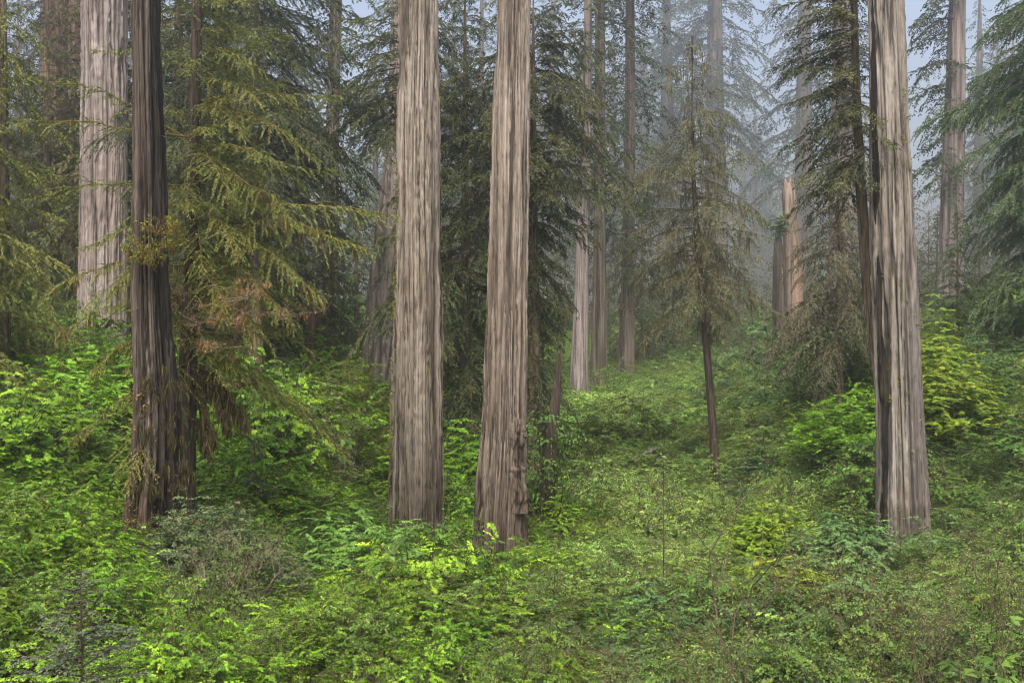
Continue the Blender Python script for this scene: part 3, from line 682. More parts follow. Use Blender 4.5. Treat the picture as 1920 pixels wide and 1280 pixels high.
# ---- conifers, one by one
def conifer(label, px, D, H, z0, Lfn, nb, seed, mats, trunk_r=.22, lean=(0, 0), slope=(.3, -.12), droop=.35, phis=None, group=None, name='hemlock_tree', bark='bark_hem', moss=None, py=None, jit=.3, trunk_rows=None, **fk):
    rng = np.random.default_rng(seed)
    o = base_of(px, D)
    t = thing(name, label, 'tree', o, group)
    if trunk_rows is not None:
        pa = extend(px_path(trunk_rows, D, o), H)
    else:
        pa = [(0, 0, -1, trunk_r * 1.05), (lean[0] * .2 + .04, lean[1] * .2, H * .3, trunk_r * .85), (lean[0] * .6, lean[1] * .6, H * .65, trunk_r * .5), (lean[0], lean[1], H, .03)]
    link('trunk', trunk_mesh('trunk', pa, [bark], seed, 40, .25, furrow=.02, flare=.3, flare_h=1.2), t)
    zs, L, phi, sl, dr = crown_arrays(rng, z0, H * .99, nb, Lfn, slope, droop, jit, phis)
    Pl = auto_branches(rng, zs, L, phi, sl, dr, center_fn(pa), wig=.07)
    mb = MB(); foliage(mb, rng, Pl, **fk)
    link('crown', mb.mesh('crown', mats), t)
    if moss:
        mb = MB(); strands(mb, rng, Pl, moss[1], moss[2], moss[3], 0); link('hanging_moss', mb.mesh('hanging_moss', [moss[0]]), t)
    return t
cone = lambda r, tip=.12: (lambda u: r * (1 - u) ** .8 + tip)
egg = lambda r: (lambda u: r * (.45 + 1.1 * math.sin(min(1, u * 1.1 + .12) * PI) ** .7) * .7 + .2)
MID = dict(sp2=.095, sp3=.03, ll=.165, lw=.052, l2=.36, droop2=.45)
BIG = dict(sp2=.13, sp3=.05, ll=.26, lw=.095, l2=.38, droop2=.42)
# far left wall of hemlocks
conifer('dark drooping hemlock at the left edge of the photo', 5, 40, 22, .8, cone(2.7), 195, 101, ['hem', 'wood_moss'], .25, droop=.45, moss=('moss', 1600, .5, .018), **MID)
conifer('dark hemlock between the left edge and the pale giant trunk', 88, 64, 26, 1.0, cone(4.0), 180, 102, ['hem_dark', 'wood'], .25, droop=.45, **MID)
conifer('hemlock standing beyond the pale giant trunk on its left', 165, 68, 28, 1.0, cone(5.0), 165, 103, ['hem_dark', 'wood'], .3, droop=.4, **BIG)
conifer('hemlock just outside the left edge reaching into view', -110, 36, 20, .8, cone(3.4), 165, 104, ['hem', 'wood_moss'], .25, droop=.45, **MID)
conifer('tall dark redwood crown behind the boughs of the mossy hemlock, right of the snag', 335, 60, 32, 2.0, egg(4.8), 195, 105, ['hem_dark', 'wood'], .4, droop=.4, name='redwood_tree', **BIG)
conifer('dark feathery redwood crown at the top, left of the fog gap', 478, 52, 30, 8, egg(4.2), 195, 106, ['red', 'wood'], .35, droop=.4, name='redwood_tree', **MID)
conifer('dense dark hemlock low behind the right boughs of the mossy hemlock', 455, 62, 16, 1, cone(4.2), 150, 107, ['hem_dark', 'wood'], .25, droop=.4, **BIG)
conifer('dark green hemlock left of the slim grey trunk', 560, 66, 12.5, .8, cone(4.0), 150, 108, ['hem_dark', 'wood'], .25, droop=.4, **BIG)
conifer('fog softened young fir right of the slim grey trunk', 668, 70, 14, .6, cone(3.2), 150, 109, ['fir', 'wood'], .2, name='fir_tree', **BIG)
conifer('young hemlock whose boughs cross the flared trunk behind the central pair', 622, 58, 12.5, 2.0, cone(1.7), 120, 110, ['red', 'wood'], .15, droop=.4, **MID)
conifer('feathery redwood foliage at the top left of the central pair', 762, 50, 22, 14.6, egg(2.9), 90, 111, ['red', 'wood'], .25, droop=.4, name='redwood_tree', **MID)
# dark feathered redwoods behind and between the central pair
conifer('dark feathery redwood filling the gap between the central pair', 872, 50, 22.5, .9, egg(3.0), 255, 112, ['red', 'wood'], .3, droop=.5, name='redwood_tree', moss=('moss_dark', 1500, .5, .02), **MID)
conifer('dark feathery redwood behind the right central trunk, boughs reaching right', 1000, 48, 21.5, 3.5, (lambda u: float(np.interp(u, [0, .45, .55, .8, 1], [.9, 1.1, 3.2, 3.3, 1.5]))), 290, 113, ['red', 'wood'], .3, droop=.45, name='redwood_tree', **MID)
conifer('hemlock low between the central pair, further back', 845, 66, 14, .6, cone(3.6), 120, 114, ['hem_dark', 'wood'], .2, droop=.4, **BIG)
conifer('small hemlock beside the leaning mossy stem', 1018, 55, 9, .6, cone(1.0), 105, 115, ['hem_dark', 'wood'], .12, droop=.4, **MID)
# the drooping grey green hemlock in the valley
conifer('grey green lichen draped hemlock with a bare curved lower stem in the valley', 1342, 50, 19.7, 7.0, (lambda u: float(np.interp(u, [0, .12, .3, .52, .6, .75, .9, 1], [1.2, 2.7, 2.9, 2.8, 1.7, 1.4, .9, .3]))), 165, 116, ['hem_grey', 'wood_moss'], .2, slope=(.45, .02), droop=.42,
        trunk_rows=[(1298, 100, 1.4), (1298, 200, 4), (1300, 330, 7), (1307, 450, 12), (1313, 520, 13), (1325, 650, 14), (1335, 780, 15), (1342, 890, 17)], moss=('moss_grey', 3200, .8, .02), bark='bark_thin', jit=.45, sp2=.10, sp3=.04, ll=.15, lw=.042, l2=.34, droop2=.7, wood_r=.022)
# conifers round the weathered trunk and the right edge
conifer('drooping grey hemlock left of the weathered grey trunk', 1572, 50, 11.3, 4.3, (lambda u: 2.8 * (1 - u) ** .55 + .15), 150, 117, ['hem_grey', 'wood'], .2, droop=.5, sp2=.10, sp3=.04, ll=.16, lw=.048, l2=.36, droop2=.6)
conifer('slender young fir standing before the fog right of the weathered trunk', 1795, 60, 8.6, .5, cone(2.15, .1), 142, 118, ['fir', 'wood'], .11, name='fir_tree', slope=(.4, -.1), droop=.25, **MID)
conifer('tall dark redwood at the right edge of the photo', 2012, 52, 30, 1.5, egg(3.5), 270, 119, ['fir', 'wood'], .4, droop=.42, name='redwood_tree', **MID)
conifer('broad hemlock beyond the right edge', 2040, 50, 26, 1.0, egg(4.4), 180, 120, ['fir', 'wood'], .4, droop=.4, **MID)
conifer('tall fir at the top right corner, further back', 1990, 70, 34, 2.0, egg(3.6), 195, 121, ['far', 'wood'], .4, droop=.4, name='fir_tree', **BIG)
conifer('small feathery sapling at the valley head, left of the split stumps', 1412, 80, 7.5, .4, cone(1.6, .1), 90, 122, ['fir', 'wood'], .08, name='fir_tree', **MID)
conifer('little dark spruce sapling behind the dark evergreen bush on the left slope', 478, 33, 2.9, .3, cone(.75, .08), 67, 123, ['spruce', 'wood'], .03, name='spruce_sapling', sp2=.06, sp3=.03, ll=.11, lw=.036, l2=.42)
# crowns of foggy redwoods
def add_crown(t, pa, seed, z0, z1, nb, Lfn, mats=('far', 'wood'), phis=None, **fk):
    rng = np.random.default_rng(seed)
    zs, L, phi, sl, dr = crown_arrays(rng, z0, z1, nb, Lfn, (.25, -.15), .4, .35, phis)
    mb = MB(); foliage(mb, rng, auto_branches(rng, zs, L, phi, sl, dr, center_fn(pa), wig=.08), **fk)
    link('crown', mb.mesh('crown', list(mats)), t)
FOG = dict(sp2=.2, sp3=.085, ll=.34, lw=.13, l2=.38, droop2=.35, wood_r=.02)
print('FACES', sum(len(m.polygons) for m in bpy.data.meshes))
add_crown(T6, pa6, 131, 13, 46, 90, lambda u: 3.6, phis=[PI, PI * .9, PI * 1.2, PI * .6, PI * 1.5], **FOG)
add_crown(B1, pab1, 136, 15, 40, 70, lambda u: 2.6, ('red', 'wood'), **FOG)
add_crown(B2, pab2, 137, 13.5, 42, 80, lambda u: 3.0, **FOG)
add_crown(B3, ob3 is not None and pab3, 132, 9, 48, 150, lambda u: 3.6, **FOG)
add_crown(F4, paf4, 133, 15, 46, 60, lambda u: 3.0, **FOG)
add_crown(F5, paf5, 134, 10, 38, 80, lambda u: 3.8, **FOG)

# ---- leaning broken stem, snags and stumps
redwood('small broken stem leaning right, red at its snapped top and mossy below', [(1049, 662, 11), (1041, 760, 20), (1030, 860, 24), (1016, 1000, 30)], 41, 'bark_red', 141, up=0, name='dead_snag', cat='snag', na=60, dz=.12, mats=['bark_thin'], top='broken', furrow=.03)
BS, obs, pabs, _ = redwood('tall bleached broken snag with an orange split side, in front of the fog', [(1478, 338, 24), (1483, 430, 30), (1488, 560, 34), (1486, 700, 42)], 98, 'bark_stump', 142, up=0, name='broken_snag', cat='snag', na=80, dz=.2, top='broken')
BD, obd, pabd, _ = redwood('shorter dark broken snag topped by a clump of huckleberry', [(1459, 440, 16), (1461, 560, 24), (1463, 700, 32)], 94, 'bark_snag', 143, up=0, name='broken_snag', cat='snag', na=60, dz=.2, top='broken')
mb = MB(); rng = np.random.default_rng(144)
shrub(mb, rng, 1.2, 2.3, 26, 49, .2, .6, LEAF1, t0=.1, spread=.3, dome=.1)
link('leafy_clump', mb.mesh('leafy_clump', ['huck', 'wood']), BD, tuple(np.array(pabd[-1][:3]) - [0, 0, .6]))
redwood('dark rotten stump clad in brown moss, left of the slim grey trunk', [(590, 560, 22), (590, 640, 28), (588, 740, 38)], 57, 'bark_dark', 145, up=0, name='rotten_stump', cat='snag', na=60, dz=.15, top='broken')

# ---- far redwoods fading in the fog: a few kinds, copied
def fog_proto(name, label, H, r, z0, Rc, nb, seed, group):
    rng = np.random.default_rng(seed)
    t = thing(name, label, 'tree', (0, 0, 0), group)
    pa = [(0, 0, -3, r * 1.1), (0, 0, 0, r), (.3, 0, H * .4, r * .75), (.2, .1, H * .8, r * .4), (.2, .1, H, .05)]
    link('trunk', trunk_mesh('trunk', pa, ['bark_grey'], seed, 48, .6, furrow=.05), t)
    zs, L, phi, sl, dr = crown_arrays(rng, z0, H * .99, nb, lambda u: Rc * (.55 + .6 * math.sin(min(1, u + .2) * PI)) * (1 if u < .75 else 1.02 - (u - .75) * 3.2) + .3, (.3, -.2), .4, .4)
    mb = MB(); foliage(mb, rng, auto_branches(rng, zs, L, phi, sl, dr, center_fn(pa), wig=.09), sp2=.26, sp3=.11, ll=.42, lw=.17, l2=.40, droop2=.35, wood_r=.022, gap=.3)
    link('crown', mb.mesh('crown', ['far', 'wood']), t)
    return t
GF = 'faint redwoods far back in the fog'
GL = 'faint redwood fading into the fog beyond the valley'
protos = [fog_proto('redwood_tree', GL, 52, 1.25, 13, 5.0, 150, 201, GF), fog_proto('redwood_tree', GL, 46, .95, 6, 4.6, 150, 202, GF), fog_proto('redwood_tree', GL, 58, 1.5, 20, 5.6, 150, 203, GF), fog_proto('fir_tree', 'faint dark fir fading into the fog beyond the valley', 34, .5, 2, 4.6, 140, 204, 'faint firs far back in the fog')]
def copy_tree(src, loc, rz, sc, label=None):
    r = src.copy(); COL.objects.link(r); r.location = tuple(float(c) for c in loc); r.rotation_euler = (0, 0, rz); r.scale = (sc, sc, sc)
    if label:
        r['label'] = label
        if 'group' in r.keys(): del r['group']
    for ch in src.children:
        c = ch.copy(); COL.objects.link(c); c.parent = r
    return r
rng = np.random.default_rng(210)
spots = [(1507, 120, 0, 'large fogbound redwood with wide boughs behind the bleached broken snag'), (1345, 125, 2, 'ghostly thick redwood trunk straight behind the drooping valley hemlock'), (1247, 135, 0, 'ghostly slim redwood left of the drooping valley hemlock'),
         (1418, 165, 1, None), (1040, 105, 1, None), (1090, 140, 0, None), (1150, 120, 1, None), (1205, 150, 2, None), (1290, 160, 1, None), (1390, 190, 0, None), (1460, 150, 3, None), (1560, 160, 1, None), (1620, 140, 3, None), (1835, 120, 1, None), (1870, 150, 0, None), (1950, 110, 1, None), (2010, 140, 2, None), (2100, 110, 3, None),
         (900, 95, 3, None), (850, 130, 1, None), (960, 110, 3, None), (780, 105, 1, None), (700, 115, 3, None), (540, 105, 3, None), (480, 130, 0, None), (420, 110, 1, None), (350, 95, 3, None), (290, 120, 0, None), (220, 100, 1, None), (150, 110, 3, None), (90, 100, 1, None), (30, 95, 3, None), (-40, 100, 1, None), (-120, 90, 3, None),
         (1000, 190, 0, None), (1120, 210, 2, None), (1240, 230, 0, None), (1330, 240, 1, None), (1520, 220, 2, None), (1600, 250, 1, None), (1800, 200, 1, None), (560, 200, 0, None), (740, 200, 1, None), (1440, 260, 2, None), (1900, 190, 2, None), (1985, 180, 3, None)]
first = [True] * 4
for (px, D, k, lab) in spots:
    D = D * 2.1 * (1 if lab else rng.uniform(.95, 1.05)); D = min(D * (1.35 if 1000 < px < 1800 and not lab else 1), 590); x = (px - CX) / F * D
    loc = (x, D, g1(x, D)); rz = rng.uniform(0, 6.28); sc = rng.uniform(.85, 1.15) * 1.85
    if first[k] and not lab:
        first[k] = False; p = protos[k]; p.location = loc; p.rotation_euler = (0, 0, rz); p.scale = (sc,) * 3
    else: copy_tree(protos[k], loc, rz, sc, lab)
rng = np.random.default_rng(230)
def young(label, H, R_, nb, seed, mats):
    rg = np.random.default_rng(seed); t = thing('hemlock_tree', label, 'tree', (0, 0, 0), label.replace('young hemlock', 'young hemlocks').replace('young fir', 'young firs'))
    pa = [(0, 0, -1, .16), (.05, .05, H * .5, .09), (.1, 0, H, .02)]
    link('trunk', trunk_mesh('trunk', pa, ['bark_hem'], seed, 30, .3, furrow=.02), t)
    zs, L, phi, sl, dr = crown_arrays(rg, .6, H * .99, nb, lambda u: R_ * (1 - u) ** .75 + .15, (.35, -.15), .4, .35)
    mb = MB(); foliage(mb, rg, auto_branches(rg, zs, L, phi, sl, dr, center_fn(pa), wig=.08), sp2=.17, sp3=.07, ll=.26, lw=.09, l2=.38, droop2=.45); link('crown', mb.mesh('crown', mats), t)
    return t
yp = [young('young hemlock softened by mist on the far side of the valley', 12, 3.0, 110, 231, ['hem_dark', 'wood']), young('young fir softened by mist on the far side of the valley', 9, 2.3, 100, 232, ['fir', 'wood']), young('slender young hemlock softened by mist on the far side of the valley', 16, 2.8, 130, 233, ['hem_grey', 'wood'])]
used = [False] * 3
for i, (px, D) in enumerate([(1140, 112), (1205, 104), (1232, 118), (1262, 110), (1290, 122), (1316, 108), (1352, 116), (1385, 104), (1402, 124), (1438, 110), (1512, 112), (1545, 104), (1568, 122), (1600, 112), (1222, 150), (1280, 155), (1335, 150), (1395, 160), (1450, 150), (1530, 150), (1170, 140), (1100, 125), (1060, 118), (1715, 100), (1740, 120), (1758, 96), (1835, 92), (1862, 110), (1728, 150), (1780, 140), (1830, 150), (1890, 130), (1000, 120), (930, 110), (890, 118)]):
    k = int(rng.integers(0, 3)); x = (px - CX) / F * D; loc = (x, D, g1(x, D)); sc = rng.uniform(.7, 1.2); rz = rng.uniform(0, 6.28)
    if not used[k]: used[k] = True; yp[k].location = loc; yp[k].scale = (sc,) * 3; yp[k].rotation_euler = (0, 0, rz)
    else: copy_tree(yp[k], loc, rz, sc)
bpy.context.view_layer.update()

# ---- fallen logs
def log_thing(label, a, b, r0, r1, mat, seed, D1, D2, sink=.1, group=None):
    A, B = P(*a, D1), P(*b, D2)
    t_ = np.linspace(0, 1, 24)[:, None]; C = A * (1 - t_) + B * t_
    rng = np.random.default_rng(seed); C += rng.normal(0, .03, C.shape)
    o = C[0].copy(); th = np.arange(22) / 22 * 2 * PI; T = unit(B - A); s = unit(np.cross(T, [0, 0, 1.])); u = np.cross(s, T)
    U, V_ = np.meshgrid(np.arange(22) / 22, t_[:, 0]); R = np.linspace(r0, r1, 24)[:, None] * (1 + .16 * lattice(rng, U, V_, 7, 8) + .08 * lattice(rng, U, V_, 11, 16))
    V = C[:, None] - o + R[..., None] * (s * np.cos(th)[:, None] + u * np.sin(th)[:, None])
    mb = MB(); mb.grid(V)
    for e in (0, -1): mb.polys(np.stack([V[e], np.roll(V[e], -1, 0), np.repeat(V[e].mean(0)[None], 22, 0)], 1))
    ob = link('fallen_log', mb.mesh('fallen_log', [mat]), None, tuple(o)); tag(ob, label, 'log', group)
log_thing('bleached grey log lying in shrubs right of the valley hemlock stem', (1398, 866), (1452, 846), .15, .11, 'log_grey', 301, 50, 53)
log_thing('weathered log sloping up from the meadow, left of the valley hemlock stem', (1188, 860), (1262, 826), .12, .07, 'log_grey', 302, 55, 58)
log_thing('short rotten brown log lying in the meadow near the leaning broken stem', (1080, 862), (1118, 858), .24, .22, 'log_red', 303, 56, 57)
log_thing('rotten reddish log behind the hanging dark moss on the left slope', (392, 738), (478, 712), .17, .13, 'log_red', 304, 40, 43)
log_thing('thin pale log high on the slope right of the split stumps', (1536, 668), (1566, 655), .24, .18, 'log_grey', 305, 92, 94)

# ---- distinct bushes and saplings
def bush(name, label, px, D, R, H, mats, seed, nst, npl, leaf, wr=.55, lobes=LEAF1, cat='bush', dz=0.0, sy=1.0, group=None, **kw):
    rng = np.random.default_rng(seed); o = base_of(px, D); o[2] += dz
    t = thing(name, label, cat, o, group)
    mb = MB(); shrub(mb, rng, R, H, nst, npl, leaf, wr, lobes, **kw)
    nl = mb
    ms = mb.mesh('foliage', mats)
    ob = link('foliage', ms, t); ob.scale = (1, sy, 1)
    return t
bush('huckleberry_bush', 'dark glossy evergreen huckleberry bush leaning on the charred snag', 385, 23.5, 1.5, 2.6, ['huck', 'wood'], 401, 210, 190, .07, .6, t0=.22, spread=.15, tilt=.7, dome=.42, stem_r=.006)
bush('huckleberry_bush', 'low dark evergreen bush in front of the right side of the charred snag', 490, 25, 1.1, 1.9, ['huck', 'wood'], 402, 120, 160, .07, .6, t0=.22, spread=.14, tilt=.7, dome=.42)
bush('maple_bush', 'bright yellow green bush in front of the valley hemlock stem', 1450, 36, 1.75, 2.2, ['yellow', 'wood'], 403, 190, 100, .085, .5, LEAF3, t0=.3, spread=.2, tilt=.5)
bush('maple_bush', 'glowing yellow green bush just right of the weathered grey trunk', 1768, 42, 2.3, 4.6, ['yellow', 'wood'], 404, 200, 90, .11, .5, LEAF3, t0=.25, spread=.25, tilt=.3, dome=.5)
bush('maple_bush', 'tall yellow green spray above the bush right of the weathered grey trunk', 1735, 45, 1.5, 5.4, ['yellow', 'wood'], 405, 90, 80, .11, .5, LEAF3, t0=.3, spread=.25, tilt=.5)
bush('maple_bush', 'yellow green bush hugging the left of the weathered grey trunk', 1605, 43, 2.4, 3.6, ['lime', 'wood'], 406, 200, 90, .10, .5, LEAF3, t0=.3, spread=.25, tilt=.5)
bush('maple_bush', 'small yellow green bush low in the right foreground', 1490, 19.5, 1.15, 1.5, ['yellow', 'wood'], 407, 120, 80, .065, .5, LEAF3, t0=.35, spread=.16, tilt=.5)
bush('maple_bush', 'loose mossy stemmed lime bush left of the charred snag', 135, 36, 1.9, 3.3, ['lime', 'wood_moss'], 408, 120, 60, .09, .5, LEAF3, t0=.3, spread=.25, stem_r=.014)
bush('willow_bush', 'brownish thinly leaved bush on the slope left of the central pair', 650, 43, 2.1, 3.0, ['twigleaf', 'wood_moss'], 409, 150, 60, .07, .45, t0=.2, spread=.22, stem_r=.012)
bush('willow_bush', 'olive thinly leaved bush below the flared trunk', 665, 50, 2.0, 4.0, ['twigleaf', 'wood_moss'], 410, 150, 60, .08, .45, t0=.2, spread=.25, stem_r=.012)
bush('willow_bush', 'brown bush in the meadow right of the leaning broken stem', 1100, 40, .95, 1.3, ['dead', 'wood'], 411, 70, 40, .05, .45, t0=.3, spread=.14)
bush('maple_bush', 'dark green rounded shrub at the foot of the weathered trunk on its left', 1585, 33, 1.7, 2.3, ['cool', 'wood'], 412, 160, 80, .075, .55, LEAF3, t0=.3, spread=.2)
bush('willow_bush', 'olive shrub at the valley head right of the drooping hemlock', 1425, 62, 2.8, 2.6, ['twigleaf', 'wood_moss'], 413, 160, 60, .10, .5, t0=.25, spread=.3)
bush('berry_bush', 'leafy green shrub hiding the foot of the left central trunk', 765, 35.2, 2.0, .95, ['green', 'wood'], 414, 150, 70, .085, .5, LEAF3, t0=.3, spread=.2)
bush('berry_bush', 'leafy mound of green shrub left of the central pair', 655, 31, 2.5, 2.4, ['green', 'wood'], 415, 200, 80, .085, .5, LEAF3, t0=.3, spread=.2)

def sapling(name, label, px, D, H, seed, Lmax, nb, mats, needles=True, lean=(0, 0), z0=.2, tr=.018, **fk):
    rng = np.random.default_rng(seed); o = base_of(px, D); t = thing(name, label, 'sapling', o)
    K = 12; tt = np.linspace(0, 1, K)
    C = np.stack([lean[0] * tt + np.cumsum(rng.normal(0, .008, K)), lean[1] * tt, -.2 + (H + .2) * tt], -1)[None]
    mb = MB(); mb.tubes(C, np.linspace(tr, tr * .25, K)[None], 6, 0); link('trunk', mb.mesh('trunk', ['bark_thin']), t)
    zs, L, phi, sl, dr = crown_arrays(rng, H * z0, H * .98, nb, lambda u: Lmax * (1 - u) ** .8 + .05, (.35, .05), .25, .25)
    Pl = auto_branches(rng, zs, L, phi, sl, dr, lambda z: (np.interp(z, C[0, :, 2], C[0, :, 0]), np.interp(z, C[0, :, 2], C[0, :, 1])))
    mb = MB(); foliage(mb, rng, Pl, **fk); link('crown', mb.mesh('crown', mats), t)
sapling('spruce_sapling', 'blue grey young spruce with a bare leader at the lower left corner', 150, 12.3, 2.55, 421, 1.15, 90, ['spruce', 'bark_thin'], z0=.05, tr=.022, sp2=.05, sp3=.012, ll=.06, lw=.02, l2=.45, ang3=60, droop2=.1, gap=.1, wood_r=.011, minl=.05)
sapling('dead_sapling', 'thin almost bare conifer sapling standing in the centre right meadow', 1243, 22, 3.7, 422, .85, 34, ['spruce', 'wood'], z0=.08, tr=.024, sp2=.09, sp3=.03, ll=.07, lw=.018, l2=.36, gap=.5, wood_r=.010, minl=.05)

def twig_thing(name, label, px, D, H, R, seed, nst, depth, mats, cat='shrub', r=.009, lean=.35, nleaf=300, leaf=.05, lobes=LEAF1, wr=.5, group=None, dz=0):
    rng = np.random.default_rng(seed); o = base_of(px, D); o[2] += dz; t = thing(name, label, cat, o, group)
    mb = MB(); C = twigs(mb, rng, nst, H, R, depth, r, 0, lean); link('stems', mb.mesh('stems', [mats[1]]), t)
    if nleaf:
        mb = MB(); bi = rng.integers(0, len(C), nleaf); p, T = sample_poly(C, bi, rng.uniform(.25, 1, nleaf))
        leaves(mb, rng, p, rng.uniform(0, 6.3, nleaf), .4, leaf * rng.uniform(.5, 1.3, nleaf), wr, lobes, 0, np.clip(rng.normal(.5, .2, nleaf), 0, 1))
        link('foliage', mb.mesh('foliage', [mats[0]]), t)
twig_thing('thin_alder', 'thin dark stemmed young tree with few leaves in front of the yellow green bush', 1385, 14, 2.7, .12, 431, 3, 2, ['green', 'wood'], 'sapling', .017, .12, 300, .06)
twig_thing('bare_shrub', 'tangle of bare brown twigs at the bottom, right of centre', 1230, 12.6, 1.55, .9, 432, 16, 3, ['twigleaf', 'wood'], nleaf=900)
twig_thing('bare_shrub', 'bare dark twigged shrub at the bottom below the thin young tree', 1370, 12.4, 1.35, 1.0, 433, 14, 3, ['twigleaf', 'wood'], nleaf=1300)
twig_thing('bare_shrub', 'bare pale twigged shrub at the bottom right of the photo', 1800, 14, 1.9, 1.2, 434, 16, 3, ['twigleaf', 'wood'], nleaf=1100)
twig_thing('bare_shrub', 'reddish bare twigged shrub in the right foreground, nearer the centre', 1690, 16, 1.8, 1.0, 435, 14, 3, ['twigleaf', 'wood'], nleaf=900)
twig_thing('bare_shrub', 'grey twiggy shrub at the right edge of the foreground', 1900, 17, 2.0, 1.2, 436, 14, 3, ['twigleaf', 'wood'], nleaf=900)
twig_thing('bare_shrub', 'thin mossy stemmed shrub on the slope left of the charred snag', 60, 42, 2.6, 1.4, 437, 14, 3, ['twigleaf', 'wood_pale'], nleaf=900, leaf=.07, r=.014)
twig_thing('bare_shrub', 'bare brown shrub at the left foot of the central pair', 615, 40, 2.6, 1.3, 438, 16, 3, ['twigleaf', 'wood_pale'], nleaf=900, leaf=.06, r=.012)
twig_thing('bare_shrub', 'bare brown twigs below the dark evergreen bush', 425, 21, 1.6, 1.0, 439, 16, 3, ['dead', 'wood_pale'], nleaf=300, leaf=.05)

def fern_thing(label, px, D, Lf, seed, dz=.25):
    rng = np.random.default_rng(seed); o = base_of(px, D); o[2] += dz; mb = MB(); fern(mb, rng, 15, Lf)
    tag(link('sword_fern', mb.mesh('sword_fern', ['fern', 'wood']), None, tuple(o)), label, 'fern')
fern_thing('green sword fern at the front foot of the weathered grey trunk', 1735, 31.5, 1.1, 451, .8)
fern_thing('sword fern among shrubs left of the foot of the weathered trunk', 1595, 26, 1.1, 452, .6)
fern_thing('dark sword fern below the dark evergreen bush', 428, 18, .75, 453, .3)
fern_thing('sword fern among the lime shrubs in front of the central pair', 775, 15.5, .6, 454, .35)

# big soft leaves poking in at the lower right corner
def big_leaf(label, px, py, D, H, nl, seed, size):
    rng = np.random.default_rng(seed); o = base_of(px, D); t = thing('berry_plant', label, 'plant', o)
    top = P(px, py, D) - o
    K = 8; tt = np.linspace(0, 1, K)[:, None]; C = (np.array([0, 0, -.2]) * (1 - tt) + top * tt); C[1:-1] += rng.normal(0, .02, (K - 2, 3))
    mb = MB(); mb.tubes(C[None], np.linspace(.009, .004, K)[None], 5, 0); link('stem', mb.mesh('stem', ['wood']), t)
    mb = MB(); n = nl; f = rng.uniform(.62, 1, n); p, _ = sample_poly(C[None], np.zeros(n, int), f); a = rng.uniform(0, 6.3, n)
    p2 = p + np.stack([np.cos(a) * .07, np.sin(a) * .07, np.full(n, .03)], -1)
    leaves(mb, rng, p2, a, .35, size * rng.uniform(.7, 1.2, n), .62, LEAF3, 0, rng.uniform(.2, .8, n)); link('foliage', mb.mesh('foliage', ['green']), t)
big_leaf('fresh green plant with large lobed leaves at the right edge of the foreground', 1880, 1165, 9, 1.2, 16, 461, .12)
big_leaf('fresh green plant with large lobed leaves at the bottom edge, lower right', 1800, 1250, 8.2, 1.0, 14, 462, .12)

# ---- undergrowth: thickets nobody could count, scattered as instances of a few plant kinds
def proto_obj(name, fn, mats, seed):
    mb = MB(); fn(mb, np.random.default_rng(seed)); return bpy.data.objects.new(name, mb.mesh(name, mats))
def scatter(name, label, X, Y, Z, idx, rot, scl, objs):
    me = bpy.data.meshes.new(name); n = len(X)
    me.vertices.add(n); me.vertices.foreach_set('co', np.stack([X, Y, Z], -1).astype(np.float32).ravel())
    a = me.attributes.new('kind_index', 'INT', 'POINT'); a.data.foreach_set('value', idx.astype(np.int32))
    a = me.attributes.new('turn', 'FLOAT_VECTOR', 'POINT'); a.data.foreach_set('vector', rot.astype(np.float32).ravel())
    a = me.attributes.new('size', 'FLOAT_VECTOR', 'POINT'); a.data.foreach_set('vector', scl.astype(np.float32).ravel())
    ob = link(name, me); tag(ob, label, None, None, 'stuff')
    ng = bpy.data.node_groups.new(name, 'GeometryNodeTree')
    ng.interface.new_socket('Geometry', in_out='INPUT', socket_type='NodeSocketGeometry'); ng.interface.new_socket('Geometry', in_out='OUTPUT', socket_type='NodeSocketGeometry')
    nn = ng.nodes.new; L = ng.links.new
    gi, go, jn = nn('NodeGroupInput'), nn('NodeGroupOutput'), nn('GeometryNodeJoinGeometry')
    def attr(nm, t):
        x = nn('GeometryNodeInputNamedAttribute'); x.data_type = t; x.inputs['Name'].default_value = nm
        return [o for o in x.outputs if o.enabled and o.name == 'Attribute'][0]
    ai, ar, as_ = attr('kind_index', 'INT'), attr('turn', 'FLOAT_VECTOR'), attr('size', 'FLOAT_VECTOR')
    er = nn('FunctionNodeEulerToRotation'); L(ar, er.inputs[0])
    for k, p in enumerate(objs):
        oi = nn('GeometryNodeObjectInfo'); oi.inputs['Object'].default_value = p; oi.inputs['As Instance'].default_value = False
        gt = nn('GeometryNodeGeometryToInstance'); L(oi.outputs['Geometry'], gt.inputs[0])
        cp = nn('FunctionNodeCompare'); cp.data_type = 'INT'; cp.operation = 'EQUAL'
        ins = [s for s in cp.inputs if s.enabled]; L(ai, ins[0]); ins[1].default_value = k
        ip = nn('GeometryNodeInstanceOnPoints')
        L(gi.outputs[0], ip.inputs['Points']); L(cp.outputs[0], ip.inputs['Selection']); L(gt.outputs[0], ip.inputs['Instance']); L(er.outputs[0], ip.inputs['Rotation']); L(as_, ip.inputs['Scale'])
        L(ip.outputs[0], jn.inputs[0])
    L(jn.outputs[0], go.inputs[0])
    md = ob.modifiers.new('scatter', 'NODES'); md.node_group = ng
    return ob
